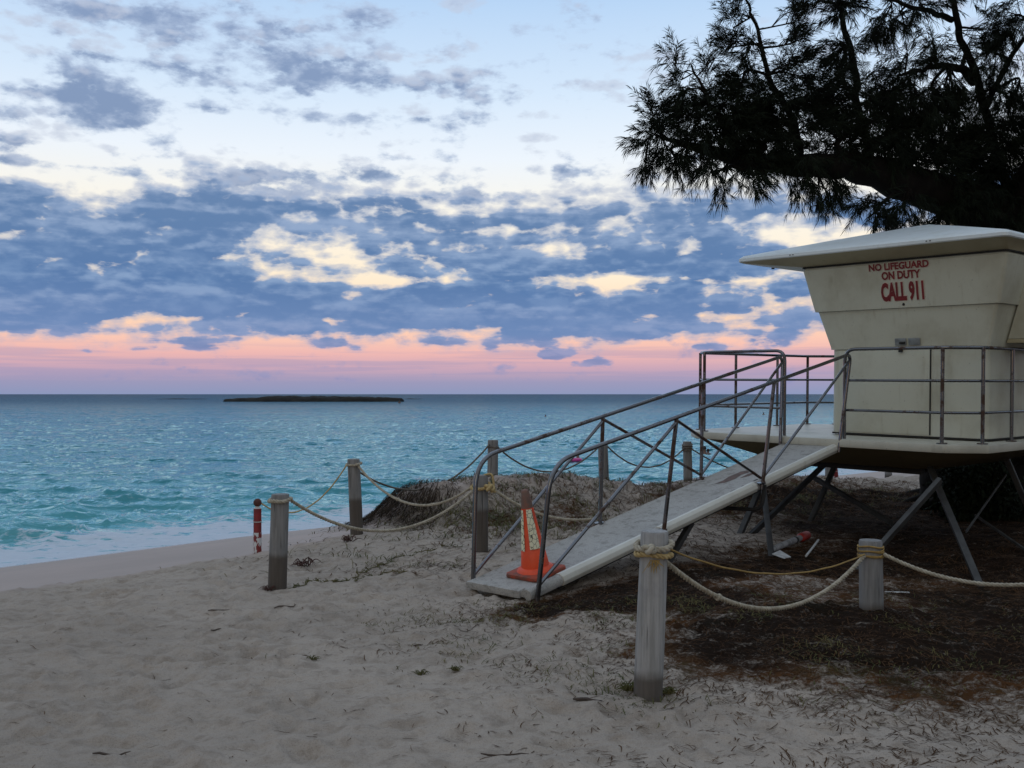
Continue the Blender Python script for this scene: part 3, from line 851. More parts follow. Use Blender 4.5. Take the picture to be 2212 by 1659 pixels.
def chrect(w0, w1, u0, u1, c, z):
    return [L(w0 + c, u0, z), L(w1 - c, u0, z), L(w1, u0 + c, z), L(w1, u1 - c, z), L(w1 - c, u1, z), L(w0 + c, u1, z), L(w0, u1 - c, z), L(w0, u0 + c, z)]


# deck
E = 0.11
b = MB(); b.loft([chrect(PL - E, PR + E, -E, DD + E, CH + 0.04, -0.10), chrect(PL - E, PR + E, -E, DD + E, CH + 0.04, 0.0)])
obj('deck', b, M['deck'], root, 40, 0.022)
b = MB(); b.loft([chrect(PL + 0.02, PR - 0.02, 0.02, DD - 0.02, CH, -0.101), chrect(PL + 0.85, PR - 0.75, 0.55, DD - 0.55, 0.2, -0.36)])
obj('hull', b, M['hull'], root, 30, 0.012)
b = MB()
for (w_, u_) in ((-0.5, 0.9), (0.9, 0.9)):
    b.beam(L(w_ - 0.45, u_, -0.39), L(w_ + 0.45, u_, -0.39), 0.12, 0.055)
b.beam(L(PL + 0.95, 0.75, -0.40), L(PR - 0.9, 0.75, -0.40), 0.09, 0.07)
obj('floor_beam', b, M['dark'], root, 30)

# cabin: lower box, flared belt, upper belt
C0, C1, UC, CB = 0.06, 2.10, 0.783, 3.15
Z1, Z2, Z3 = 1.123, 1.619, 2.200


def rrect(w0, w1, u0, u1, r, z, n=5):
    out = []
    for cx, cy, a0 in ((w1 - r, u0 + r, -90), (w1 - r, u1 - r, 0), (w0 + r, u1 - r, 90), (w0 + r, u0 + r, 180)):
        for i in range(n + 1):
            a = math.radians(a0 + 90 * i / n); out.append(L(cx + r * math.cos(a), cy + r * math.sin(a), z))
    return out


def flare(f, z, r=0.05, push=0.0):
    return rrect(C0 - f - push, C1 + f + push, UC - f * 0.8 - push, CB + f * 0.8 + push, r, z)


b = MB(); b.loft([flare(0.0, 0.012, 0.07), flare(0.0, Z1 - 0.004, 0.07)])
obj('lower_wall', b, M['shell'], root, 35)
b = MB(); b.loft([flare(0.006, 0.0135, 0.07, 0.006), flare(0.006, 0.034, 0.07, 0.006)])
obj('base_seal', b, M['dark'], root, 35)
b = MB(); b.loft([flare(0.0, Z1, 0.045, 0.02), flare(0.0, Z1 + 0.035, 0.045, 0.024), flare(0.150, Z2, 0.045)])
upper = obj('flared_wall', b, M['shell'], root, 35)
b = MB(); b.loft([flare(0.150, Z2 + 0.002, 0.045, 0.004), flare(0.152, Z2 + 0.004, 0.045, 0.030), flare(0.168, Z2 + 0.05, 0.045, 0.026), flare(0.285, Z3 - 0.03, 0.045, 0.022), flare(0.287, Z3, 0.045, 0.0)])
top_wall = obj('top_wall', b, M['shell'], root, 35)
b = MB(); b.loft([flare(0.280, Z3 + 0.001, 0.045, 0.034), flare(0.282, Z3 + 0.018, 0.045, 0.034)])
obj('roof_gasket', b, M['dark'], root, 35)

# roof: shallow pyramid, rounded lip, dished soffit
EL, ER, EU = -1.10, 2.52, 0.24
EUB = EU + (ER - EL)
EZ = 2.33


def er_(d, z, r=0.10):
    return rrect(EL + d, ER - d, EU + d, EUB - d, r, z, 4)


def toward(t, z0, z1, r0=0.08):
    cw, cu = (EL + ER) / 2, (EU + EUB) / 2; h = (ER - EL) / 2 * (1 - t)
    return rrect(cw - h, cw + h, cu - h, cu + h, max(0.004, r0 * (1 - t)), z0 + (z1 - z0) * t, 4)


b = MB()
b.loft([er_(0.015, EZ, 0.10), er_(0.0, EZ + 0.012, 0.10), er_(0.0, EZ + 0.048, 0.10), er_(0.02, EZ + 0.066, 0.09), toward(0.03, EZ + 0.076, 2.845), toward(0.50, EZ + 0.085, 2.845), toward(0.955, EZ + 0.09, 2.845), toward(0.985, EZ + 0.07, 2.83)], False, True)
roof = obj('roof', b, M['roofm'], root, 22)
b = MB()
inner = rrect(C0 - 0.287 - 0.02, C1 + 0.287 + 0.02, UC - 0.23 - 0.02, CB + 0.25, 0.045, Z3 + 0.020, 4)
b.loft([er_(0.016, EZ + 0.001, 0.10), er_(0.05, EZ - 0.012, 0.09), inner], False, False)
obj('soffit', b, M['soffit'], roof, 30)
for wv in (-0.22, 1.62):
    for k in (-0.022, 0.022):
        b = MB(); b.box(L(wv + k, EU - 0.001, EZ + 0.030), (0.016, 0.008, 0.010)); obj('lip_bolt', b, M['dark'], roof, 30)
b = MB(); b.tube([L(EL + 0.45, EU + 0.22, EZ - 0.09), L(EL + 0.45, EU + 0.22, EZ - 0.105)], 0.02, 10)
obj('soffit_lamp', b, M['dark'], roof, 40)


def fa(w, z, out=0.004):
    """point on the flared front face at height z (unscaled units)"""
    if z < Z1: uu = UC
    elif z < Z2: uu = UC - 0.8 * 0.150 * (z - Z1) / (Z2 - Z1) - 0.024 * (1 - (z - Z1) / (Z2 - Z1))
    else:
        f = 0.168 + (0.285 - 0.168) * (z - Z2 - 0.05) / (Z3 - 0.08 - Z2)
        uu = UC - 0.8 * f - 0.026
    return L(w, uu - out, z)


def cabin_text(body, w0, w1, zb, zt, mat, off, grow, name):
    cu = bpy.data.curves.new('lettering', 'FONT'); cu.body = body; cu.size = 1.0; cu.extrude = 0.0; cu.offset = grow; cu.resolution_u = 3
    to = bpy.data.objects.new('lettering_source', cu); COL.objects.link(to)
    bpy.context.view_layer.update()
    me = bpy.data.meshes.new_from_object(to.evaluated_get(bpy.context.evaluated_depsgraph_get()))
    bpy.data.objects.remove(to); bpy.data.curves.remove(cu)
    nv = len(me.vertices); c = np.empty(nv * 3); me.vertices.foreach_get('co', c); c = c.reshape(-1, 3)
    g = grow
    x0, x1, y0, y1 = c[:, 0].min() + g, c[:, 0].max() - g, c[:, 1].min() + g, c[:, 1].max() - g
    for i, p in enumerate(c):
        t = (p[0] - x0) / (x1 - x0); r = (p[1] - y0) / (y1 - y0)
        me.vertices[i].co = fa(w0 + (w1 - w0) * t, zb + (zt - zb) * r, off)
    return mesh_obj(name, me, mat, top_wall)


def zface(px, py):
    """height on the front for a pixel (approximate, upper belt)"""
    u = UC - 0.22; w = wsolve(px, u); Y = 12.83 + 0.66296 * u - 0.74866 * w
    return (CAMH - (py - HZ) / F * Y - (CAMH - 0.541)) + 0.015 * w - 0.008 * u


U_ = UC - 0.2
for body, (pa, pb), (yb, yt), px_mid, g in (('NO LIFEGUARD', (869.5, 928.5), (269.3, 262.9), 899, 0.040), ('ON DUTY', (881.5, 919.5), (278.8, 271.4), 900, 0.040), ('CALL 911', (880.0, 921.5), (300.0, 283.0), 900.5, 0.050)):
    zb, zt = zface(px_mid, yb), zface(px_mid, yt)
    w0, w1 = wsolve(pa, U_), wsolve(pb, U_)
    cabin_text(body, w0, w1, zb, zt, M['pinkish'], 0.0035, g + 0.03, 'letter_outline')
    cabin_text(body, w0, w1, zb, zt, M['red'], 0.0070, g, 'lettering')
b = MB(); b.tube([fa(wsolve(900.6, U_), zface(900.6, 304.2), -0.01), fa(wsolve(900.6, U_), zface(900.6, 304.2), 0.004)], 0.016, 12)
obj('bolt_hole', b, M['dark'], top_wall, 40)

# door in the lower wall
wd0, wd1 = C0 + 0.10, wsolve(929.2, UC)
b = MB(); b.box((L(wd0, UC, 0.05) + L(wd1, UC, Z1 - 0.02)) / 2 + Vector((0, -0.003, 0)), ((wd1 - wd0) * K, 0.012, (Z1 - 0.07) * K))
door = obj('door', b, M['shell'], root, 30, 0.003)
b = MB(); b.beam(L(wd1 + 0.010, UC - 0.002, 0.05), L(wd1 + 0.010, UC - 0.002, Z1 - 0.02), 0.016, 0.012, (1, 0, 0))
obj('door_gap', b, M['dark'], door, 30)
zh = Z1 + 0.085
for pa, pb in ((896.0, 907.2), (909.3, 921.0)):
    w0, w1 = wsolve(pa, UC), wsolve(pb, UC)
    b = MB(); b.add([fa(w0, zh - 0.05, 0.002), fa(w1, zh - 0.05, 0.002), fa(w1, zh + 0.04, 0.002), fa(w0, zh + 0.04, 0.002), fa(w0, zh - 0.05, 0.016), fa(w1, zh - 0.05, 0.016), fa(w1, zh + 0.04, 0.016), fa(w0, zh + 0.04, 0.016)],
                    [(0, 3, 2, 1), (4, 5, 6, 7), (0, 1, 5, 4), (1, 2, 6, 5), (2, 3, 7, 6), (3, 0, 4, 7)])
    obj('lock_plate', b, M['plate'], door, 30, 0.006)
wp = wsolve(901.0, UC)
b = MB(); b.tube([fa(wp, zh - 0.02, 0.03), fa(wp + 0.07, zh - 0.02, 0.03)], 0.014, 8)
b.box(fa(wp, zh - 0.10, 0.035), (0.045, 0.025, 0.06))
obj('padlock', b, M['dark'], door, 40, 0.004)

# recessed side window in the flared right wall
def side(u, z, out=0.0):
    f = 0.150 * (z - Z1) / (Z2 - Z1) if z < Z2 else 0.168 + 0.117 * (z - Z2 - 0.05) / (Z3 - 0.08 - Z2)
    return L(C1 + f + 0.02 + out, u, z)


zs0, zs1, us0, us1 = Z1 + 0.10, Z3 - 0.14, 1.22, 2.75
win = None
b = MB(); b.add([side(us0, zs0, 0.012), side(us1, zs0, 0.012), side(us1, zs1, 0.012), side(us0, zs1, 0.012), side(us0, zs0, 0.03), side(us1, zs0, 0.03), side(us1, zs1, 0.03), side(us0, zs1, 0.03)],
                [(0, 3, 2, 1), (4, 5, 6, 7), (0, 1, 5, 4), (1, 2, 6, 5), (2, 3, 7, 6), (3, 0, 4, 7)])
win = obj('window', b, M['glass'], root, 30)
for (ua, ub) in ((us0 - 0.06, us0), (us1, us1 + 0.06)):              # cheeks that stand out towards the sill
    b = MB()
    o0, o1 = 0.24, 0.055
    b.add([side(ua, zs0, 0.012), side(ub, zs0, 0.012), side(ub, zs1, 0.012), side(ua, zs1, 0.012), side(ua, zs0, o0), side(ub, zs0, o0), side(ub, zs1, o1), side(ua, zs1, o1)],
          [(0, 3, 2, 1), (4, 5, 6, 7), (0, 1, 5, 4), (1, 2, 6, 5), (2, 3, 7, 6), (3, 0, 4, 7)])
    obj('window_cheek', b, M['shell'], win, 30, 0.008)
b = MB(); b.add([side(us0 - 0.06, zs0 - 0.05, 0.012), side(us1 + 0.06, zs0 - 0.05, 0.012), side(us1 + 0.06, zs0 - 0.002, 0.012), side(us0 - 0.06, zs0 - 0.002, 0.012), side(us0 - 0.06, zs0 - 0.05, 0.27), side(us1 + 0.06, zs0 - 0.05, 0.27), side(us1 + 0.06, zs0 - 0.002, 0.26), side(us0 - 0.06, zs0 - 0.002, 0.26)],
                [(0, 3, 2, 1), (4, 5, 6, 7), (0, 1, 5, 4), (1, 2, 6, 5), (2, 3, 7, 6), (3, 0, 4, 7)])
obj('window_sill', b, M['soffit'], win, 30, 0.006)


def arc_pts(pts, r=0.12, n=6):
    """round the inner corners of a polyline"""
    P = [Vector(p) for p in pts]; out = [P[0]]
    for i in range(1, len(P) - 1):
        a, c, d = P[i - 1], P[i], P[i + 1]
        k0 = min(r, (a - c).length * 0.45); k1 = min(r, (d - c).length * 0.45)
        p0 = c + (a - c).normalized() * k0; p1 = c + (d - c).normalized() * k1
        for j in range(n + 1):
            t = j / n; out.append(p0 * (1 - t) ** 2 + c * 2 * t * (1 - t) + p1 * t * t)
    out.append(P[-1]); return out


RT = 0.0195
# deck railing: left run (ramp gap -> left side -> back) and right run
left_run = [(-0.15, 0, 0.0), (-0.15, 0, HR), (WL, 0, HR), (PL, CH, HR), (PL, DD - CH, HR), (WL, DD, HR)]
right_run = [(0.701, 0, 0.0), (0.701, 0, HR), (WR, 0, HR), (PR, CH, HR), (PR, DD - CH, HR), (WR, DD, HR)]
b = MB(); b.tube(arc_pts([L(*p) for p in left_run], 0.13), RT, 10)
rail = obj('railing', b, M['steel'], root, 60)
b = MB(); b.tube(arc_pts([L(*p) for p in right_run], 0.13), RT, 10)
obj('railing', b, M['steel'], root, 60)
for run in (left_run, right_run):
    for zz in (0.72, 0.355):
        b = MB(); b.tube(arc_pts([L(p[0], p[1], zz) for p in run[1:]], 0.10), 0.015, 8)
        obj('mid_rail', b, M['steel'], rail, 60)
for (w_, u_, mt) in ((WL, 0, 'rusty'), (PL, CH, 'rusty'), (PL, CH + 0.85, 'rusty'), (PL, 2.25, 'steel'), (PL, DD - CH, 'rusty'), (WL, DD, 'steel'), (WR - 0.0, 0, 'rusty'), (PR, CH, 'rusty'), (PR, CH + 0.788, 'steel'), (PR, DD - CH, 'steel'), (WR, DD, 'steel')):
    b = MB(); b.tube([L(w_, u_, 0.001), L(w_, u_, HR)], RT, 10); b.tube([L(w_, u_, 0.0012), L(w_, u_, 0.014)], 0.055, 12)
    obj('rail_post', b, M[mt], rail, 40)

# legs and braces (end points measured in the photograph, at their own depths)
def G(px, py, Y, sink=0.08):
    p = pt(px, py, Y); return Vector((p.x, p.y, ground_z(p.x, p.y) - sink))


hullb = lambda w, u: RM @ L(w, u, -0.34)
legs = [(hullb(-0.95, 0.62), G(772.6, 560, 10.3)), (hullb(1.50, 0.60), G(985, 590, 9.3)), (hullb(-0.95, 2.8), G(808, 521, 13.7)), (hullb(1.50, 2.8), G(1040, 520, 12.6)), (hullb(-0.90, 0.9), G(737.4, 533, 12.2))]
for a, c in legs:
    b = MB(); a, c = W2L(a), W2L(c); b.beam(a, c, 0.064, 0.064, (1, 0.3, 0)); obj('leg', b, M['leg'], root, 30, 0.006)
for a, c, th in ((hullb(-0.95, 2.75), G(746, 532, 12.2), 0.07), (pt(812.8, 477, 13.9), pt(892, 523, 12.4), 0.065), (pt(940, 480, 10.4), G(852, 558, 10.0), 0.075),
                 (pt(1006, 475, 11.6), pt(966, 532, 10.2), 0.022), (pt(975, 515, 11.8), pt(1040, 560, 10.6), 0.03)):
    b = MB(); b.beam(W2L(a), W2L(c), th, th * 0.6, (1, 0.3, 0)); obj('brace', b, M['leg'], root, 30)

# ramp
RN0 = pt(528.5, 591.7, 7.82); RF0 = pt(470.5, 580.8, 8.29)
RN1 = pt(835.2, 446.0, 11.33); RF1 = RN1 + (RF0 - RN0) * 1.0
a_ = (RN1 - RN0); RWv = (RN0 - RF0); RWv = RWv.normalized()
RU = a_.normalized(); RNn = RWv.cross(RU).normalized()
if RNn.z < 0: RNn = -RNn
RLEN = a_.length; RWID = (RN0 - RF0).length


def R(t, s, h=0.0):
    """ramp point: t metres up the ramp, s metres from the far edge, h above"""
    return W2L(RF0 + RU * t + RWv * s + RNn * h)


prof = [(0.0, -0.045), (0.0, 0.0), (0.012, 0.010), (0.03, 0.0), (RWID - 0.06, 0.0), (RWID - 0.035, 0.016), (RWID + 0.005, 0.022), (RWID + 0.035, 0.006), (RWID + 0.045, -0.03), (RWID + 0.03, -0.062), (RWID - 0.01, -0.07), (RWID - 0.03, -0.045)]
n_t = 14
b = MB(); b.loft([[R(-0.02 + (RLEN + 0.02) * i / (n_t - 1), s, h) for s, h in prof] for i in range(n_t)])
ramp = obj('ramp', b, M['ramp'], root, 50)
# smooth side lip: three lengths with joints where the posts pass
for t0, t1 in ((0.36, RLEN / 3 * 1 - 0.05), (RLEN / 3 + 0.02, RLEN / 3 * 2 - 0.06), (RLEN / 3 * 2 + 0.10, RLEN - 0.02)):
    pr = [(RWID - 0.055, 0.004), (RWID - 0.03, 0.024), (RWID + 0.008, 0.029), (RWID + 0.042, 0.010), (RWID + 0.052, -0.03), (RWID + 0.035, -0.068), (RWID - 0.01, -0.076), (RWID - 0.03, -0.05)]
    b = MB(); b.loft([[R(t, s, h) for s, h in pr] for t in (t0, t0 + 0.02, t1 - 0.02, t1)])
    obj('side_lip', b, M['lip'], ramp, 50, 0.004)
b = MB(); b.loft([[R(t, s, h) for s, h in ((-0.012, -0.052), (-0.012, 0.004), (0.03, 0.010), (RWID - 0.07, 0.010), (RWID - 0.07, -0.052))] for t in (-0.045, -0.035, 0.03, 0.04)])
obj('toe_plate', b, M['ramp'], ramp, 40, 0.006)


def decal(cx, ct, pts_, mat, nm):
    b = MB(); b.add([R(ct + q, cx + p, 0.0025) for p, q in pts_], [tuple(range(len(pts_)))]); return obj(nm, b, mat, ramp)


M['scar'] = mat_basic('scuffed_patch', (0.16, 0.10, 0.085), (0.10, 0.07, 0.06), 18.0, 0.9)
decal(0.30, 3.55, [(-0.05, -0.30), (0.03, -0.22), (0.05, -0.05), (0.02, 0.10), (0.05, 0.25), (0.0, 0.34), (-0.06, 0.22), (-0.07, 0.0), (-0.04, -0.15)], M['scar'], 'worn_patch')
decal(0.40, 3.65, [(-0.02, -0.12), (0.03, -0.02), (0.03, 0.10), (0.0, 0.16), (-0.03, 0.05)], M['scar'], 'worn_patch')
for tt, ln in ((2.75, 0.09), (3.02, 0.10), (3.22, 0.06), (3.45, 0.09)):
    decal(RWID - 0.075, tt, [(-0.010, 0), (0.010, 0.01), (0.012, ln * 0.7), (0.002, ln), (-0.012, ln * 0.8)], M['dark'], 'chip')

HRR = 1.03
third = RLEN / 3
lean = {0: RWv * -0.015 + RU * 0.075, 1: RWv * 0.10 + RU * 0.085}
for sidei, s in ((0, -0.012), (1, RWID + 0.055)):
    base = lambda t, dz=0.0, s=s: RF0 + RU * t + RWv * s + RNn * dz
    ln = lean[sidei]
    top = lambda t, f=1.0, s=s, ln=ln: RF0 + RU * t + RWv * s + Vector((0, 0, HRR * f)) + ln * f
    path = [base(0.02, -0.10), top(0.02, 0.96), top(RLEN - 0.02), base(RLEN - 0.04, -0.06)]
    pp = []
    P = [Vector(p) for p in path]
    # larger bend at the foot, tight bend at the head
    def bend(a, c, d, r, n=8):
        k0 = min(r, (a - c).length * 0.45); k1 = min(r, (d - c).length * 0.45)
        p0 = c + (a - c).normalized() * k0; p1 = c + (d - c).normalized() * k1
        return [p0 * (1 - j / n) ** 2 + c * 2 * (j / n) * (1 - j / n) + p1 * (j / n) ** 2 for j in range(n + 1)]
    pp = [P[0]] + bend(P[0], P[1], P[2], 0.24) + bend(P[1], P[2], P[3], 0.11) + [P[3]]
    b = MB(); b.tube([W2L(p) for p in pp], 0.0195, 10); obj('handrail', b, M['steel'], ramp, 60)
    for k in (1, 2):
        b = MB(); b.tube([W2L(base(third * k, -0.06)), W2L(top(third * k, 0.985))], 0.019, 8)
        b.tube([W2L(base(third * k, 0.0)), W2L(base(third * k, 0.016))], 0.045, 10)
        obj('ramp_post', b, M['rusty'], ramp, 40)
    for a, c in ((base(0.05, 0.03), top(third, 0.93)), (top(third, 0.95), base(third * 2, 0.06)), (base(third * 2 + 0.03, 0.05), top(RLEN - 0.03, 0.93))):
        b = MB(); b.tube([W2L(a), W2L(c)], 0.0155, 8); obj('diagonal_bar', b, M['steel'] if a.z < c.z else M['rusty'], ramp, 60)
# frame below the ramp
b = MB()
b.tube([W2L(p) for p in arc_pts([RF0 + RU * 3.45 + RWv * (RWID + 0.05) - RNn * 0.03, RF0 + RU * 3.40 + RWv * (RWID + 0.05) - Vector((0, 0, 0.27)), RF0 + RU * 3.25 + RWv * 0.0 - Vector((0, 0, 0.25)), RF0 + RU * 3.3 + RWv * 0.0 - RNn * 0.03], 0.1)], 0.02, 8)
b.tube([W2L(RF0 + RU * 1.55 + RWv * 0.05 - RNn * 0.09), W2L(RF0 + RU * 1.55 + RWv * (RWID + 0.02) - RNn * 0.09)], 0.03, 8)
b.beam(W2L(RF0 + RU * 0.4 + RWv * 0.08 - RNn * 0.085), W2L(RF0 + RU * (RLEN - 0.2) + RWv * 0.08 - RNn * 0.085), 0.05, 0.07)
b.beam(W2L(RF0 + RU * 0.4 + RWv * (RWID - 0.08) - RNn * 0.085), W2L(RF0 + RU * (RLEN - 0.2) + RWv * (RWID - 0.08) - RNn * 0.085), 0.05, 0.07)
obj('ramp_frame', b, M['dark'], ramp, 40)
b = MB(); b.beam(W2L(RF0 + RU * 2.35 + RWv * (RWID - 0.1) - RNn * 0.12), W2L(RF0 + RU * 1.95 + RWv * (RWID - 0.1) - Vector((0, 0, 0.42))), 0.05, 0.05)
obj('ramp_strut', b, M['leg'], ramp, 30)

# ------------------------------------------------------------------ traffic cone on the ramp's foot
cpos = RF0 + RU * 0.36 + RWv * (RWID * 0.62) + RNn * 0.012
cone = empty('traffic_cone', cpos)
cone.rotation_euler = Matrix((RU, RNn.cross(RU), RNn)).transposed().to_euler()
tag(cone, 'orange traffic cone with cracked reflective bands, standing at the foot of the ramp', 'traffic cone')
CHH, CR0, CR1 = 0.70, 0.125, 0.030
cr = lambda z: CR0 + (CR1 - CR0) * z / CHH
b = MB(); b.lathe([(CR0 + 0.035, 0.02), (CR0 + 0.02, 0.045), (cr(0.06), 0.06), (cr(0.2), 0.2), (cr(0.2) - 0.004, 0.204), (cr(0.55), 0.55)], 40, cap0=True, cap1=False)
obj('cone_body', b, M['orange'], cone, 50)
b = MB(); b.lathe([(cr(0.55), 0.55), (cr(0.62), 0.62), (cr(0.69), 0.69), (CR1 * 0.8, CHH), (CR1 * 0.4, CHH + 0.004)], 40, cap0=False)
obj('cone_tip', b, M['conedirt'], cone, 50)
b = MB()
ring = lambda h, z: [Vector((math.copysign(1, math.cos(a)) * min(h, abs(math.cos(a)) * h * 1.32), math.copysign(1, math.sin(a)) * min(h, abs(math.sin(a)) * h * 1.32), z)) for a in [2 * math.pi * (k + .5) / 32 for k in range(32)]]
b.loft([ring(0.185, -0.008), ring(0.19, 0.006), ring(0.186, 0.022), ring(0.165, 0.027)])
obj('cone_base', b, M['conebase'], cone, 40)
cv = RM.inverted() @ Vector((0, 0, CAMH))
inv = cone.rotation_euler.to_matrix().inverted()
to_cam = inv @ (Vector((0, 0, CAMH)) - cpos); a_cam = math.atan2(to_cam.y, to_cam.x)
for a0, a1, z0, z1 in ((-0.24, 0.66, 0.22, 0.545), (-1.30, -0.74, 0.205, 0.54)):
    b = MB(); n = 14; m_ = 10
    for i in range(m_ + 1):
        z = z0 + (z1 - z0) * i / m_
        for j in range(n + 1):
            a = a_cam + a0 + (a1 - a0) * j / n
            b.v.append((math.cos(a) * (cr(z) + 0.003), math.sin(a) * (cr(z) + 0.003), z))
    for i in range(m_):
        for j in range(n):
            k = i * (n + 1) + j; b.f.append((k, k + 1, k + n + 2, k + n + 1))
    obj('reflective_band', b, M['cracked'], cone, 50)

# ------------------------------------------------------------------ fence posts and ropes
POSTS = {}


def fence_post(key, px, ytop, Y, dia, label, lean=(0.0, 0.0), damp=0.15, group='round timber posts of the rope fence', x=None, h=None):
    X = (px - 512) / F * Y if x is None else x
    gz = ground_z(X, Y)
    ztop = CAMH - (ytop - HZ) / F * Y if h is None else gz + h
    r = dia / 2
    H = ztop - gz
    b = MB(); n = 28; rings = []
    sd = len(POSTS) * 1.37
    for z in [-0.25, 0.0] + [H * i / 9 for i in range(1, 9)] + [H - 0.012, H]:
        ring_ = []
        for k in range(n):
            a = 2 * math.pi * k / n
            rr = r * (1.0 + 0.018 * math.sin(3 * a + sd) + 0.012 * math.sin(7 * a + z * 3 + sd) + 0.03 * (vnoise(a * 2, z * 4, int(sd * 10)) - 0.5)) * (1.03 - 0.05 * z / max(H, .1))
            if z == H: rr *= 0.93
            ring_.append(Vector((rr * math.cos(a) + lean[0] * z, rr * math.sin(a) + lean[1] * z, z)))
        rings.append(ring_)
    b.loft(rings)
    o = obj('fence_post', b, mat_post('post_wood', sd, damp, 0.98 if key == 'near' else 0.62), None, 40)
    o.location = (X, Y, gz)
    tag(o, label, 'post', group)
    POSTS[key] = (Vector((X, Y, gz)), H, r, Vector((lean[0], lean[1], 0)))
    return o


fence_post('near', 648, 531, 5.33, 0.150, 'pale grey timber post with thick rope knotted round its top, nearest to the camera', (0.040, 0.0), 0.13)
fence_post('short', 871.5, 540, 7.0, 0.158, 'short timber post wrapped in yellow cord, right of the big pale post', (-0.015, 0.0), 0.03)
fence_post('left', 277.5, 494, 8.4, 0.150, 'grey timber post with one loop of rope on top, beside the red and white pole', (0.03, 0.0), 0.28)
fence_post('mid', 357, 459, 11.9, 0.150, 'dark brown timber post at the foot of the dune cut, two ropes on top', (-0.045, 0.0), 0.42)
fence_post('ramp', 480.5, 475, 10.1, 0.152, 'timber post with a big tan rope knot, just behind the foot of the ramp', (0.0, 0.0), 0.42)
fence_post('dune1', 492.5, 440, 14.2, 0.150, 'grey timber post standing on top of the grassy dune', (0.01, 0.0), 0.02)
fence_post('dune2', 604, 443, 16.0, 0.160, 'timber post on the dune seen through the ramp railing', (-0.03, 0.0), 0.12)
fence_post('dune3', 688, 441.5, 17.2, 0.150, 'timber post with cord round its top, between ramp rail and deck', (-0.02, 0.0), 0.05)
fence_post('far1', 829, 452, 20.0, 0.15, 'timber post beside the far red and white pole, seen under the tower', (0.0, 0.0), 0.1)
fence_post('far2', 888.5, 449, 21.6, 0.15, 'far grey timber post standing on the sand, seen under the cabin', (0.0, 0.0), 0.1)
fence_post('off', 1130, 0, 6.0, 0.155, 'timber post at the right end of the rope fence', (0.0, 0.0), 0.1, h=0.62)


def top_of(key, dz=0.06, toward=None):
    p, H, r, ln = POSTS[key]
    q = p + ln * (H - dz) + Vector((0, 0, H - dz))
    if toward is not None:
        d = Vector(toward) - q; d.z = 0; q = q + d.normalized() * (r + 0.012)
    return q


def sag_path(a, c, sag, n=40):
    return [a.lerp(c, i / n) - Vector((0, 0, sag * 4 * (i / n) * (1 - i / n))) for i in range(n + 1)]


def twisted(mb, path, rad, pitch=0.085, n=6):
    """three strands laid round each other"""
    P = [Vector(p) for p in path]
    cum = [0.0]
    for i in range(1, len(P)): cum.append(cum[-1] + (P[i] - P[i - 1]).length)
    tot = cum[-1]; steps = max(8, int(tot / pitch * 9))
    Q = []; j = 0
    for i in range(steps + 1):
        t = tot * i / steps
        while j < len(P) - 2 and cum[j + 1] < t: j += 1
        seg = max(1e-9, cum[j + 1] - cum[j]); Q.append((P[j].lerp(P[j + 1], min(1, max(0, (t - cum[j]) / seg))), t))
    frames = []; a = None
    for i in range(len(Q)):
        tg = (Q[min(i + 1, len(Q) - 1)][0] - Q[max(i - 1, 0)][0]).normalized()
        if a is None: a = tg.orthogonal().normalized()
        a = (a - tg * a.dot(tg)).normalized(); frames.append((a.copy(), tg.cross(a)))
    for k in range(3):
        ph = 2 * math.pi * k / 3
        mb.tube([q + (frames[i][0] * math.cos(2 * math.pi * t / pitch + ph) + frames[i][1] * math.sin(2 * math.pi * t / pitch + ph)) * rad * 0.60 for i, (q, t) in enumerate(Q)], rad * 0.50, n)


def coil(key, dz, turns, rad, rope_r, slope=0.0, tw=True, gap=0.0, start=0.0):
    p, H, r, ln = POSTS[key]
    b = MB(); c0 = p + ln * (H - dz) + Vector((0, 0, H - dz)); path = []
    n = int(30 * turns)
    for i in range(n + 1):
        a = start + 2 * math.pi * turns * i / n
        path.append(c0 + Vector((math.cos(a) * rad, math.sin(a) * rad, slope * math.sin(a + 0.6) - gap * i / n * turns + 0.004 * math.sin(3.3 * a))))
    if tw: twisted(b, path, rope_r)
    else: b.tube(path, rope_r, 7)
    return b


def rope(label, a, c, sag, rad, mat, tw=False, group='ropes of the beach fence', skew=0.0):
    path = sag_path(a, c, sag)
    b = MB()
    if tw: twisted(b, path, rad)
    else:
        path = [p + Vector((0, 0, 0.0015 * math.sin(i * 1.1))) for i, p in enumerate(path)]
        b.tube(path, rad, 7)
    o = obj('rope', b, M[mat], None, 60)
    tag(o, label, 'rope', group)
    return o, path


def child(o, b, mat, nm='coil'):
    return obj(nm, b, M[mat], o, 60)


def knot_mesh(c, r, k):
    b = MB(); path = []
    for i in range(49):
        t = 2 * math.pi * i / 48
        path.append(Vector(c) + Vector((math.sin(t) + 2 * math.sin(2 * t), math.cos(t) - 2 * math.cos(2 * t), -1.4 * math.sin(3 * t))) * r)
    b.tube(path, k, 7)
    return b


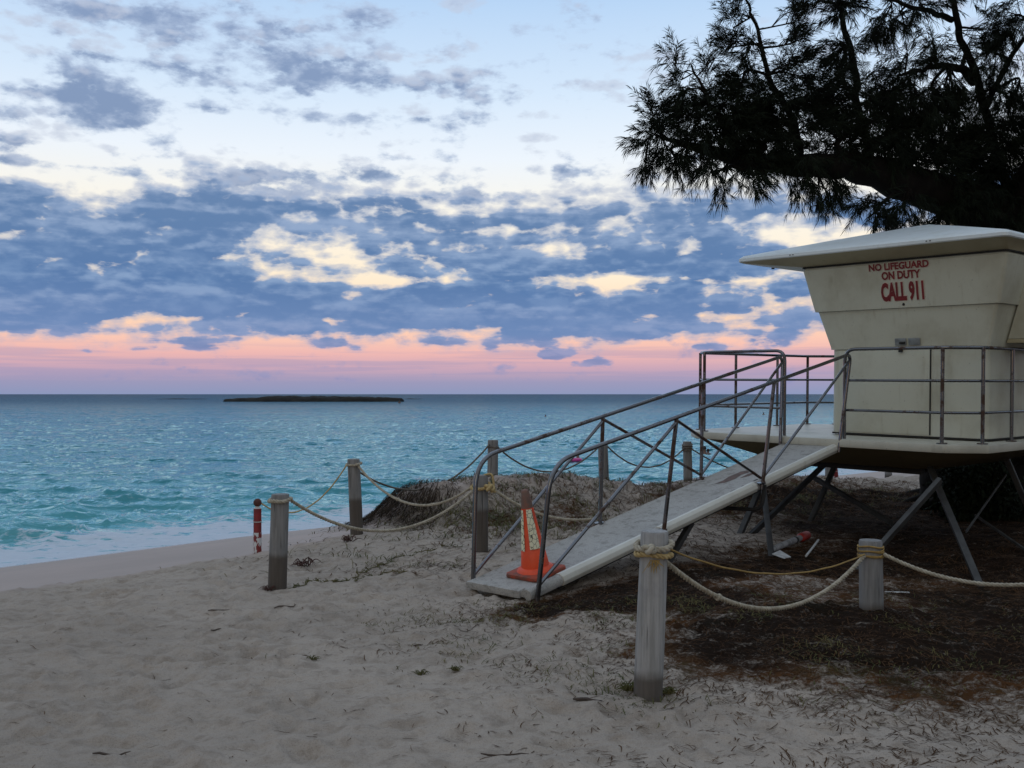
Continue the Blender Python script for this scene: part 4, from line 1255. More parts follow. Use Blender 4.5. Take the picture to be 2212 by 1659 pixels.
# thick rope: near post -> short post
a = top_of('near', 0.165, top_of('short')); c = top_of('short', 0.10, top_of('near'))
o, path = rope('thick pale rope with a small knot, sagging between the near post and the short post', a, c, 0.315, 0.0145, 'rope', True)
q = path[9]; child(o, knot_mesh(q, 0.007, 0.009), 'rope', 'knot')
b = coil('near', 0.075, 1.15, 0.094, 0.0165, 0.012, start=0.4); child(o, b, 'rope')
b = coil('near', 0.125, 1.1, 0.092, 0.0150, -0.010, start=2.2); child(o, b, 'ropetan')
q = top_of('near', 0.08, (-1, 0, 0)) + Vector((-0.012, -0.03, 0)); child(o, knot_mesh(q, 0.010, 0.013), 'rope', 'knot')
b = MB()
q = top_of('near', 0.15, (0.72, 4, 0))
for k in range(16):
    d = Vector((random.uniform(-0.05, 0.05), -0.015 + random.uniform(-0.01, 0.01), random.uniform(-0.07, -0.02))); s0 = q + Vector((random.uniform(-0.03, 0.03), 0, 0.01))
    b.tube([s0, s0 + d * 0.5 + Vector((0, -0.006, 0)), s0 + d], [0.0022, 0.002, 0.001], 4)
child(o, b, 'ropeyel', 'frayed_strands')
# rope: short post -> off to the right
a = top_of('short', 0.09, top_of('off')); c = top_of('off', 0.07, a)
rope('pale twisted rope running from the short post out to the right', a, c, 0.16, 0.0135, 'rope', True)
# thin yellow cord
a = top_of('near', 0.10, top_of('short')); c = top_of('short', 0.085, top_of('near'))
c2 = Vector(c) + Vector((-0.01, -0.03, 0))
o, _ = rope('thin yellow cord from the near post to the short post, wrapped round it', a + Vector((0.0, 0.08, 0.0)), c2, 0.145, 0.0052, 'ropeyel')
for i in range(5):
    child(o, coil('short', 0.045 + 0.017 * i, 1.05, 0.0845 + 0.001 * (i % 2), 0.0062, 0.010 * (1 if i % 2 else -0.7), False, start=i * 1.3), 'ropeyel')
# behind the ramp
a = top_of('ramp', 0.10, (1.2, 9.6, 0)); c = pt(598, 518, 9.65)
rope('tan rope hanging from the knotted post to the back of the ramp', a, c, 0.13, 0.013, 'rope', True)
# knotted post -> mid post ; knotted post -> left post
a = top_of('ramp', 0.10, top_of('mid')); c = top_of('mid', 0.07, top_of('ramp'))
o, path = rope('pale rope from the knotted post up to the dark brown post', c, a, 0.33, 0.014, 'rope', True)
child(o, knot_mesh(path[15], 0.006, 0.010), 'rope', 'knot'); child(o, knot_mesh(path[27], 0.006, 0.010), 'rope', 'knot')
child(o, coil('ramp', 0.11, 1.2, 0.092, 0.016, 0.03, start=2.8), 'ropetan')
child(o, knot_mesh(top_of('ramp', 0.12, (0.5, 9, 0)) + Vector((0.04, -0.02, 0)), 0.015, 0.017), 'ropetan', 'knot')
child(o, knot_mesh(top_of('ramp', 0.15, (0.9, 9.4, 0)) + Vector((0.05, -0.02, 0)), 0.009, 0.012), 'ropetan', 'knot')
b = MB(); q = top_of('ramp', 0.0, (1, 10, 0)); b.tube(arc_pts([q + Vector((-0.05, 0, -0.0)), q + Vector((0.03, -0.02, 0.02)), q + Vector((0.05, -0.03, -0.10)), q + Vector((0.04, -0.03, -0.16))], 0.04), 0.011, 7); child(o, b, 'ropetan', 'rope_end')
child(o, coil('mid', 0.06, 1.1, 0.088, 0.014, 0.012), 'rope'); child(o, knot_mesh(top_of('mid', 0.06, (-2, 0, 0)) + Vector((0.06, 0, 0)), 0.007, 0.010), 'rope', 'knot')
a = top_of('left', 0.05, top_of('ramp')); c = top_of('ramp', 0.14, top_of('left'))
o, path = rope('thick rope from the loop on the left post across to the knotted post', a, c, 0.34, 0.0145, 'rope', True)
child(o, coil('left', 0.05, 1.05, 0.089, 0.0165, 0.006), 'rope')
# thin dark cords further back
DARKSEG = [('mid', 0.16, 'dune1', 0.06, 0.40, 'dark cord from the dark brown post to the post on the dune top'),
           ('dune1', 0.10, 'dune2', 0.05, 0.38, 'dark cord from the dune top post towards the next post, above the pink float'),
           ('dune2', 0.05, 'dune3', 0.12, 0.33, 'dark cord between the two dune posts behind the ramp'),
           ('dune3', 0.12, 'far1', 0.06, 0.42, 'dark cord running from behind the ramp to under the deck'),
           ('far1', 0.06, 'far2', 0.06, 0.16, 'dark cord hanging between the two far posts under the tower')]
for k1, d1, k2, d2, sg, lab in DARKSEG:
    o, _ = rope(lab, top_of(k1, d1, top_of(k2)), top_of(k2, d2, top_of(k1)), sg, 0.0125, 'ropedark', False, 'dark cords along the dune')
    if k1 == 'dune2':
        for i in range(3): child(o, coil('dune3', 0.06 + 0.04 * i, 1.05, 0.085, 0.012, 0.015, False, start=i), 'ropedark')
    if k1 == 'dune1': child(o, coil('dune1', 0.10, 1.05, 0.080, 0.009, 0.0, False), 'ropedark')

# red and white poles
def pole(name, px, yt, yb, Y, r, label, ball, lean):
    bpnt = pt(px, yb, Y); gz = ground_z(bpnt.x, bpnt.y); top = pt(px, yt, Y).z - gz
    o = empty(name, (bpnt.x, bpnt.y, gz))
    o.rotation_euler = (0, lean, 0)
    tag(o, label, 'marker pole')
    H = top
    b = MB(); b.lathe([(r, -0.2), (r, 0.0), (r * 1.03, H * 0.35), (r, H * 0.385)], 20); obj('pole_foot', b, M['peel'], o, 40)
    b = MB(); b.lathe([(r * 0.98, H * 0.3851), (r * 0.98, H * 0.60), (r * 1.06, H * 0.605), (r * 1.06, H * 0.615), (r * 0.97, H * 0.62), (r * 0.97, H * 0.84)], 20); obj('red_sleeve', b, M['polered'], o, 40)
    b = MB(); b.lathe([(r * 0.95, H * 0.8401), (r * 0.5, H * 0.875), (r * 0.28, H * 0.95)], 20); obj('white_neck', b, M['white'], o, 40)
    b = MB(); b.lathe([(r * 1.07, H * 0.583), (r * 1.07, H * 0.597)], 20); obj('white_ring', b, M['white'], o, 40)
    if ball:
        b = MB(); b.lathe([(0.005, H * 0.90)] + [(0.047 * math.sin(math.pi * i / 8), H * 0.95 - 0.047 * math.cos(math.pi * i / 8)) for i in range(1, 8)] + [(0.004, H * 0.95 + 0.047)], 16)
        obj('ball', b, M['ball'], o, 180)
    return Vector((bpnt.x, bpnt.y, gz + H * 0.95))


pp1 = pole('marker_pole', 257.5, 500, 553, 11.3, 0.045, 'red and white peeling marker pole with a rusty ball, left of the grey post', True, 0.0)
pole('marker_pole', 837, 462, 483, 20.4, 0.05, 'small red and white marker pole seen under the tower by the far post', False, -0.12)
rope('thin cord from the rusty ball of the marker pole up to the dark brown post', pp1 + Vector((0.03, 0, 0)), top_of('mid', 0.06, pp1), 0.30, 0.0085, 'ropetan')
bpnt = pt(916, 478, 27.0); gz = ground_z(bpnt.x, bpnt.y)
b = MB(); b.lathe([(0.055, -0.2), (0.055, 0.50), (0.05, 0.62), (0.02, 0.63)], 16); o = obj('plastic_pole', b, M['white'], None, 40); o.location = (bpnt.x, bpnt.y, gz)
b.v = []; b.f = []; tag(o, 'pale plastic pole far down the beach, right of the far grey post', 'pole')

# ------------------------------------------------------------------ things lying under the tower
def lie(px, py, Y, dz):
    p = pt(px, py, Y); return Vector((p.x, p.y, ground_z(p.x, p.y) + dz))


a, c = lie(770, 541, 10.6, 0.05), lie(800, 528, 11.6, 0.06)
o = empty('marker_tube', a); tag(o, 'grey white tube with a red end, lying on the sand under the tower', 'tube')
d = c - a; b = MB(); b.tube([Vector((0, 0, 0)), d * 0.02, d * 0.5, d], [0.022, 0.032, 0.035, 0.035], 14); obj('tube_body', b, mat_basic('grey_white_tube', (0.34, 0.33, 0.33), (0.16, 0.155, 0.15), 9.0, 0.7), o, 40)
b = MB(); b.tube([d * 1.001, d * 1.03, d * 1.26, d * 1.30], [0.040, 0.052, 0.050, 0.03], 14); obj('red_end', b, mat_basic('bright_red', (0.45, 0.03, 0.018), (0.30, 0.022, 0.015), 12.0, 0.5), o, 40)
b = MB(); b.tube([d * 0.80, d * 0.85], [0.037, 0.037], 14); obj('dark_band', b, M['dark'], o, 40)
b = MB(); a, c = lie(806, 547, 10.5, 0.02), lie(818.5, 532, 11.6, 0.05); b.tube([a, a.lerp(c, 0.5) + Vector((0.01, 0, 0.01)), c], 0.012, 7)
tag(obj('stick', b, M['white'], None, 60), 'thin white stick lying right of the tube with the red end', 'stick')
b = MB(); a, c = lie(885, 583, 8.4, 0.012), lie(909, 583, 8.5, 0.015); b.tube([a, c], 0.011, 7)
tag(obj('stick', b, M['white'], None, 60), 'short white stick lying on brown needles right of the short post', 'stick')
b = MB(); pts_ = [lie(772, 549, 10.3, 0.03), lie(784, 552, 10.15, 0.02), lie(791, 549, 10.35, 0.025), lie(780, 545.5, 10.6, 0.05)]
b.add(pts_ + [p + Vector((0, 0, 0.006)) for p in pts_], [(0, 3, 2, 1), (4, 5, 6, 7), (0, 1, 5, 4), (1, 2, 6, 5), (2, 3, 7, 6), (3, 0, 4, 7)])
tag(obj('scrap_sheet', b, M['white'], None, 20), 'white scrap of sheet lying beside a tower leg', 'scrap')


# ------------------------------------------------------------------ people in the water
def skinned(name, joints, edges, radii, mat, parent=None, rootv=0):
    me = bpy.data.meshes.new(name); me.from_pydata([tuple(j) for j in joints], edges, [])
    o = mesh_obj(name, me, mat, parent)
    md = o.modifiers.new('skin', 'SKIN'); md.use_smooth_shade = True
    for i, r in enumerate(radii):
        me.skin_vertices[0].data[i].radius = (r, r)
        me.skin_vertices[0].data[i].use_root = (i == rootv)
    o.modifiers.new('sub', 'SUBSURF').levels = 2; o.modifiers['sub'].render_levels = 2
    return o


def swimmer(px, py, Y, label, yaw=0.0, s=1.0):
    p = pt(px, py, Y)
    J = [(0, 0, -0.45), (0, 0, -0.15), (0, 0, 0.12), (0, 0, 0.20), (0, 0, 0.27), (0, 0.01, 0.36), (-0.17, 0, 0.10), (-0.26, -0.08, -0.06), (-0.30, -0.25, -0.12), (0.17, 0, 0.10), (0.26, -0.08, -0.06), (0.30, -0.25, -0.12)]
    E_ = [(0, 1), (1, 2), (2, 3), (3, 4), (4, 5), (2, 6), (6, 7), (7, 8), (2, 9), (9, 10), (10, 11)]
    o = skinned('person', J, E_, [0.14, 0.15, 0.14, 0.065, 0.09, 0.085, 0.07, 0.05, 0.035, 0.07, 0.05, 0.035], M['skin'])
    o.location = (p.x, p.y, ZW - 0.02); o.rotation_euler = (0, 0, yaw); o.scale = (s, s, s)
    tag(o, label, 'person')
    b = MB(); b.lathe([(0.088, 0.285), (0.104, 0.33), (0.108, 0.37), (0.095, 0.42), (0.06, 0.455), (0.01, 0.465)], 16, (0, 0.022, 0)); obj('hair', b, M['hair'], o, 180)
    return o


swimmer(704.3, 457, 47.0, 'taller of two people close together in the sea, seen left of the deck', 0.5, 1.05)
swimmer(708.0, 457, 47.3, 'second person of the close pair in the sea, lower and nearer the deck', -0.4, 0.72)
swimmer(577.8, 461.5, 44.0, 'person in the sea holding on to the pink float', 1.2, 0.85)
swimmer(545.5, 417, 125.0, 'lone swimmer far out in the sea above the middle of the ramp', 0.0, 0.75)
swimmer(763.5, 414, 140.0, 'lone swimmer far out in the sea seen through the deck railing', 0.0, 0.75)
swimmer(399.5, 403.0, 320.0, 'tiny swimmer in the sea just off the right tip of the islet', 0.0, 2.0)
p = pt(574.5, 462.6, 43.4)
b = MB(); Rr, rr = 0.20, 0.075
for i in range(28):
    for j in range(12):
        a, t = 2 * math.pi * i / 28, 2 * math.pi * j / 12
        b.v.append(((Rr + rr * math.cos(t)) * math.cos(a) * 1.25, (Rr + rr * math.cos(t)) * math.sin(a), rr * math.sin(t)))
        b.f.append((i * 12 + j, ((i + 1) % 28) * 12 + j, ((i + 1) % 28) * 12 + (j + 1) % 12, i * 12 + (j + 1) % 12))
o = obj('swim_float', b, M['pink'], None, 180); o.location = (p.x, p.y, ZW + 0.045); tag(o, 'bright pink inflatable float on the sea', 'float')


# ------------------------------------------------------------------ big ironwood tree behind the tower
TREE = Vector((7.75, 15.3, 0.0)); TREE.z = ground_z(TREE.x, TREE.y)
tree = empty('ironwood_tree', TREE)
tag(tree, 'big dark ironwood tree with drooping needle sprays, reaching over the tower roof', 'tree')


def spline(pts, n=10):
    P = [Vector(p) for p in pts]; out = []
    P = [P[0] * 2 - P[1]] + P + [P[-1] * 2 - P[-2]]
    for i in range(1, len(P) - 2):
        for j in range(n):
            t = j / n; a, b_, c, d = P[i - 1], P[i], P[i + 1], P[i + 2]
            out.append(0.5 * ((2 * b_) + (c - a) * t + (2 * a - 5 * b_ + 4 * c - d) * t * t + (3 * b_ - a - 3 * c + d) * t ** 3))
    out.append(P[-2]); return out


LIMBS = []                                                           # (points, radii)


def limb(pix, r0, r1, pw=1.0):
    pts_ = spline([p if isinstance(p, Vector) else pt(*p) for p in pix], 8)
    n = len(pts_); rad = [r0 + (r1 - r0) * (i / (n - 1)) ** pw for i in range(n)]
    k = random.uniform(0, 9)
    pts_ = [p + Vector((0.5 * (vnoise(i * 0.45, k, 2) - 0.5), 0.5 * (vnoise(i * 0.45, k, 3) - 0.5), 0.5 * (vnoise(i * 0.45, k, 4) - 0.5))) * min(1, i / 3) * (0.4 + rad[i]) * 0.35 for i, p in enumerate(pts_)]
    LIMBS.append((pts_, rad)); return pts_


fork = pt(1012, 228, 15.0)
trunk_b = MB()
for pth, r0, r1 in (([TREE + Vector((0, 0, -0.4)), TREE + Vector((-0.05, 0, 0.2)), TREE + Vector((-0.1, -0.1, 1.5)), TREE + Vector((-0.15, -0.2, 2.9)), fork], 0.95, 0.55),
                    ([TREE + Vector((-1.0, 0.4, -0.4)), TREE + Vector((-0.85, 0.35, 0.5)), TREE + Vector((-0.5, 0.1, 2.0)), fork + Vector((0.1, 0.2, -0.5))], 0.50, 0.34),
                    ([TREE + Vector((0.9, 0.5, -0.4)), TREE + Vector((1.0, 0.5, 1.0)), TREE + Vector((1.3, 0.3, 3.0)), TREE + Vector((1.6, -0.2, 5.5))], 0.55, 0.30)):
    sp = spline(pth, 8); n = len(sp)
    trunk_b.tube(sp, [(r0 + (r1 - r0) * min(1, (i / (n - 1)) ** 0.6)) * (1 + 0.10 * math.sin(i * 1.1)) for i in range(n)], 18)
for k in range(7):                                                   # root flare
    a = math.pi * (0.75 + k * 0.16); d = Vector((math.cos(a), math.sin(a), 0))
    e = TREE + d * random.uniform(1.4, 2.2); e.z = ground_z(e.x, e.y) - 0.06
    trunk_b.tube(spline([TREE + Vector((0, 0, 0.7)) + d * 0.45, TREE + d * 0.95 + Vector((0, 0, 0.22)), e], 5), [0.30, 0.27, 0.24, 0.2, 0.18, 0.15, 0.12, 0.1, 0.08, 0.06, 0.03], 8)
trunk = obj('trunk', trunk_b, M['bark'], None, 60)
trunk.parent = tree; trunk.matrix_parent_inverse = Matrix.Translation(-TREE)

main = limb([fork, (965, 203, 14.6), (905, 184, 14.2), (850, 168, 13.8), (790, 163, 13.5), (730, 157, 13.2), (690, 147, 13.0), (656, 138, 12.9)], 0.46, 0.012, 0.62)
up1 = limb([fork, (995, 150, 14.8), (974, 78, 14.5), (958, 30, 14.3), (948, -20, 14.2), (935, -120, 14.0)], 0.085, 0.03, 0.8)
up2 = limb([pt(870, 172, 14.0), (862, 120, 13.8), (852, 60, 13.6), (838, 0, 13.5), (820, -60, 13.4)], 0.07, 0.02)
up3 = limb([pt(800, 163, 13.6), (792, 120, 13.4), (770, 80, 13.2), (758, 30, 13.1), (742, -10, 13.0)], 0.06, 0.012)
up4 = limb([pt(740, 158, 13.25), (722, 125, 13.0), (706, 95, 12.9), (692, 65, 12.8)], 0.05, 0.01)
b1 = limb([pt(952, 20, 14.3), (925, 10, 14.0), (895, 2, 13.8), (870, -15, 13.6)], 0.045, 0.015)
b2 = limb([pt(974, 82, 14.5), (950, 66, 14.2), (925, 68, 14.0), (900, 78, 13.8)], 0.07, 0.02)
b3 = limb([pt(985, 110, 14.6), (1010, 60, 14.2), (1035, 20, 14.0), (1060, -30, 13.8)], 0.045, 0.015)
b4 = limb([fork, (1040, 170, 14.4), (1090, 110, 13.6), (1160, 50, 12.8), (1230, 0, 12.0)], 0.35, 0.05)
b5 = limb([pt(1040, 170, 14.4), (1058, 100, 13.4), (1075, 0, 12.4), (1090, -100, 11.4), (1100, -220, 10.2), (1060, -330, 8.6)], 0.20, 0.03)
b6 = limb([pt(905, 182, 14.2), (880, 205, 13.6), (868, 222, 13.3)], 0.035, 0.008)
b7 = limb([pt(770, 162, 13.4), (755, 173, 13.2), (735, 168, 13.0), (712, 172, 12.9)], 0.045, 0.012)

# clumps: (px, py, spread in px, depth, tips, droop)
CL = [(656, 124, 8, 12.9, 6, 0.1), (645, 140, 5, 12.9, 5, 0.3), (645, 160, 4, 12.9, 4, 1.0), (650, 120, 3, 12.9, 3, -0.8), (663, 132, 14, 12.9, 11, 0.4), (688, 142, 17, 12.9, 18, 0.6), (668, 150, 10, 12.9, 7, 0.9), (683, 98, 8, 12.9, 8, 0.0), (681, 80, 4, 12.8, 4, -0.8), (676, 66, 3, 12.8, 3, -1.0), (690, 115, 14, 13, 16, 0.1),
      (708, 98, 8, 13.0, 7, 0), (706, 74, 3, 13.0, 4, -1.0), (718, 114, 18, 13.0, 26, 0.2), (712, 146, 18, 13.0, 22, 0.6), (738, 128, 22, 13.1, 38, 0.3), (742, 88, 13, 13.1, 18, 0.0), (727, 48, 6, 13.0, 7, -0.6), (733, 28, 5, 13.0, 5, -0.8), (738, 8, 5, 13.0, 5, -0.8), (748, 52, 8, 13, 9, 0.2), (755, 150, 22, 13.2, 32, 0.6),
      (770, 104, 24, 13.2, 48, 0.2), (792, 68, 12, 13.3, 16, -0.1), (795, 42, 7, 13.3, 9, -0.6), (796, 22, 5, 13.3, 6, -0.9), (790, 135, 28, 13.4, 50, 0.4), (820, 100, 28, 13.5, 54, 0.2), (812, 10, 6, 13.5, 4, 0.3), (842, 10, 11, 13.5, 20, 0.3), (848, 55, 13, 13.6, 26, 0.6),
      (845, 138, 30, 13.7, 54, 0.4), (875, 100, 28, 13.8, 54, 0.3), (880, 145, 30, 14.0, 54, 0.5), (910, 118, 28, 14.0, 46, 0.4), (920, 155, 32, 14.2, 54, 0.5), (945, 112, 24, 14.2, 32, 0.4), (955, 150, 32, 14.3, 52, 0.4), (985, 135, 28, 14.4, 44, 0.5), (985, 175, 34, 14.6, 56, 0.5),
      (1012, 150, 28, 14.6, 42, 0.5), (1010, 195, 28, 14.6, 44, 0.6), (960, 200, 26, 14.2, 34, 0.7), (1015, 100, 18, 14.2, 15, 1.0), (1008, 60, 18, 14.0, 10, 1.2), (985, 30, 20, 14.1, 10, 1.1), (1015, 15, 20, 14.0, 13, 1.1), (932, 42, 18, 14.1, 9, 1.0), (903, 15, 16, 13.9, 10, 0.9), (900, 66, 12, 13.9, 8, 0.8), (965, 60, 14, 14.3, 7, 1.1), (925, 5, 14, 14, 8, 0.8), (945, 85, 12, 14.2, 10, 0.8), (1000, 35, 16, 14.0, 14, 1.1), (955, 95, 14, 14.2, 16, 0.8), (990, 90, 16, 14.3, 18, 0.9), (925, 60, 12, 14.0, 10, 1.0), (880, 25, 12, 13.8, 14, 0.9), (1015, 125, 16, 14.4, 20, 0.8),
      (800, 168, 20, 13.3, 16, 1.0), (745, 172, 16, 13.1, 11, 1.0), (704, 167, 12, 12.9, 8, 1.1), (678, 160, 8, 12.9, 5, 1.1), (725, 180, 6, 12.9, 4, 1.2), (840, 184, 16, 13.5, 12, 1.1), (866, 200, 11, 13.4, 10, 1.2), (878, 218, 8, 13.4, 6, 1.2), (905, 205, 18, 13.8, 16, 1.0), (808, 183, 8, 13.3, 5, 1.3), (826, 192, 5, 13.4, 4, 1.4), (940, 222, 16, 14.2, 14, 0.8), (1000, 226, 16, 14.3, 16, 0.7),
      # the part of the crown beyond the frame, extended to shade tower and beach
      (860, -50, 50, 13.6, 40, 0.4), (960, -60, 60, 14.0, 50, 0.5), (1070, -40, 60, 13.5, 50, 0.5), (1090, 80, 55, 13.5, 50, 0.5), (1170, 30, 70, 12.5, 60, 0.5), (1070, -160, 80, 11.0, 60, 0.5), (1200, -60, 90, 11.5, 60, 0.5), (1080, -280, 90, 10.0, 50, 0.5), (1250, 60, 70, 12.0, 40, 0.5), (900, -130, 60, 13.2, 36, 0.4), (1050, -330, 90, 8.6, 60, 0.5), (1180, -300, 100, 8.6, 60, 0.5), (1300, -200, 110, 9.0, 60, 0.5), (1350, 0, 90, 11.0, 50, 0.5), (960, -360, 70, 8.4, 40, 0.5), (1120, -480, 120, 7.4, 70, 0.5), (1350, -420, 130, 7.4, 60, 0.5),
      (1140, 190, 60, 11.5, 60, 0.7), (1150, 300, 60, 11.0, 60, 0.8), (1180, 400, 60, 11.0, 50, 0.8), (1250, 250, 90, 10.0, 70, 0.7), (1300, 380, 90, 10.5, 60, 0.7)]  # low unseen clumps added to darken the tower's right wall
allp = np.array([tuple(p) for pts_, _ in LIMBS for p in pts_])
allr = np.array([r for _, rad in LIMBS for r in rad])
branch_b = MB()
for pts_, rad in LIMBS: branch_b.tube(pts_, rad, 12 if rad[0] > 0.2 else 8)
tw_base = []; tw_dir = []; tw_len = []                               # twigs that carry needles
twig_b = MB()
rs = random.Random(5)
for (px, py, sp, Y, nt, droop) in CL:
    cc = pt(px, py, Y); R_ = sp / F * Y
    d2 = ((allp - np.array(tuple(cc))) ** 2).sum(1); i0 = int(np.argmin(d2)); anchor = Vector(allp[i0])
    off_frame = px > 1045 or py < -20
    # one bough to the clump, then tips inside it
    mid = anchor.lerp(cc, 0.5) + Vector((rs.uniform(-.2, .2), rs.uniform(-.2, .2), rs.uniform(0.0, .2)))
    bough = spline([anchor, mid, cc], 6); rr0 = min(allr[i0] * 0.6, 0.035 + 0.0006 * nt)
    branch_b.tube(bough, [rr0 + (0.010 - rr0) * i / (len(bough) - 1) for i in range(len(bough))], 6)
    for k in range(nt):
        q = Vector((rs.gauss(0, 1), rs.gauss(0, 1), rs.gauss(0, 1))); q = q.normalized() * (rs.random() ** 0.45)
        tip = cc + Vector((q.x * R_ * 1.25, q.y * max(R_, 0.35) * 1.3, q.z * R_ * 1.1))
        st = bough[rs.randrange(max(0, len(bough) // 3), len(bough))]
        m2 = st.lerp(tip, 0.55) + Vector((0, 0, 0.08 * (0.6 - droop)))
        tw = spline([st, m2, tip], 4)
        if not off_frame: twig_b.tube(tw, [0.0075, 0.0070, 0.0065, 0.006, 0.0055, 0.005, 0.0045, 0.004, 0.003][:len(tw)], 4)
        for j in range(2 if off_frame else 4):
            s0 = tw[rs.randrange(len(tw) // 2, len(tw))]
            outw = (tip - anchor); outw = outw.normalized() if outw.length > 0.01 else Vector((0, 0, 1))
            dr = (outw * 0.7 + Vector((rs.gauss(0, .55), rs.gauss(0, .55), rs.gauss(0, .45) - droop * 0.9 + 0.25))).normalized()
            tw_base.append(tuple(s0)); tw_dir.append(tuple(dr)); tw_len.append(rs.uniform(0.16, 0.38) * (1.3 if off_frame else 1.0))
# a few long bare hanging twigs at the left tip
for (px, py, ex, ey) in ((660, 152, 646, 186), (722, 160, 716, 186), (727, 165, 724, 190), (985, 10, 1000, -20)):
    twig_b.tube(spline([pt(px, py, 12.9), pt((px + ex) / 2 - 3, (py + ey) / 2 - 4, 12.9), pt(ex, ey, 12.9)], 5), 0.006, 4)
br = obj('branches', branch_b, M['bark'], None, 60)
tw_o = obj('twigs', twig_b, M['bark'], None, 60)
TB = np.array(tw_base); TD = np.array(tw_dir); TL = np.array(tw_len)
nd = 30
N = len(TB) * nd
bi = np.repeat(np.arange(len(TB)), nd)
t = RNG.uniform(0, 1, N) ** 0.8
A = TB[bi] + TD[bi] * (TL[bi] * t)[:, None]
rv = RNG.normal(size=(N, 3)); rv -= (rv * TD[bi]).sum(1, keepdims=True) * TD[bi]; rv /= np.linalg.norm(rv, axis=1, keepdims=True)
dirn = TD[bi] * 0.85 + rv * RNG.uniform(0.25, 0.75, (N, 1)); dirn[:, 2] -= 0.28
dirn /= np.linalg.norm(dirn, axis=1, keepdims=True)
ln = RNG.uniform(0.07, 0.16, N)
mid_ = A + dirn * (ln * 0.55)[:, None]
tip = A + dirn * ln[:, None]; tip[:, 2] -= ln * 0.16
sd = np.cross(dirn, RNG.normal(size=(N, 3))); sd /= np.linalg.norm(sd, axis=1, keepdims=True)
wd = RNG.uniform(0.0022, 0.0040, N)[:, None]
V = np.stack([A - sd * wd * 0.7, A + sd * wd * 0.7, mid_ + sd * wd, tip, mid_ - sd * wd], 1).reshape(-1, 3)
Fc = (np.arange(N)[:, None] * 5 + np.arange(5)[None, :])
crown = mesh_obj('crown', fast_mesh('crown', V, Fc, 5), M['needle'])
for o in (br, tw_o, crown):
    o.parent = tree; o.matrix_parent_inverse = Matrix.Translation(-TREE)

# dark bushes behind the tower, at the tree's foot
def bush(cx, cy, rx, ry, hz_, n, label, seed):
    g = np.random.default_rng(seed); gz = ground_z(cx, cy)
    o = empty('bush', (cx, cy, gz)); tag(o, label, 'bush', 'dark bushes at the foot of the tree')
    b = MB()
    for k in range(14):
        a = g.uniform(0, 6.28); e = Vector((math.cos(a) * rx * g.uniform(.3, .8), math.sin(a) * ry * g.uniform(.3, .8), hz_ * g.uniform(.5, .95)))
        b.tube(spline([Vector((e.x * 0.1, e.y * 0.1, -0.05)), e * 0.5 + Vector((0, 0, 0.1)), e], 4), [0.02, .019, .018, .017, .016, .014, .012, .01, .006], 5)
    obj('stem', b, M['bark'], o, 60)
    q = g.normal(size=(n, 3)); q /= np.linalg.norm(q, axis=1, keepdims=True); q *= g.uniform(0, 1, (n, 1)) ** 0.4
    lump = 0.75 + 0.35 * np.sin(q[:, 0] * 5 + seed) * np.cos(q[:, 1] * 4 + q[:, 2] * 3)
    c = np.stack([q[:, 0] * rx * lump, q[:, 1] * ry * lump, np.abs(q[:, 2]) * hz_ * lump], 1)
    d = g.normal(size=(n, 3)); d /= np.linalg.norm(d, axis=1, keepdims=True); s_ = np.cross(d, g.normal(size=(n, 3))); s_ /= np.linalg.norm(s_, axis=1, keepdims=True)
    ln = g.uniform(0.05, 0.11, (n, 1)); w_ = ln * 0.25
    V = np.stack([c - d * ln * .5, c + s_ * w_, c + d * ln * .5, c - s_ * w_], 1).reshape(-1, 3)
    me = fast_mesh('leaves', V, np.arange(n * 4).reshape(-1, 4), 4); mesh_obj('leaves', me, M['bush'], o)


bush(6.55, 14.1, 0.75, 0.7, 1.25, 9000, 'dark low bush behind the tower legs, at the left of the tree trunk', 3)
bush(8.2, 13.4, 0.9, 0.8, 1.35, 9000, 'dark bush behind the tower at the right edge of the view', 4)
bush(9.6, 16.8, 1.5, 1.2, 1.8, 8000, 'dark bush behind the tree trunk, farthest back under the crown', 5)

# ------------------------------------------------------------------ ground cover
def scatter(n, dens, xr, yr, seed):
    g = np.random.default_rng(seed)
    X = g.uniform(xr[0], xr[1], n); Y = g.uniform(yr[0], yr[1], n)
    k = g.uniform(0, 1, n) < dens(X, Y)
    return X[k], Y[k], g


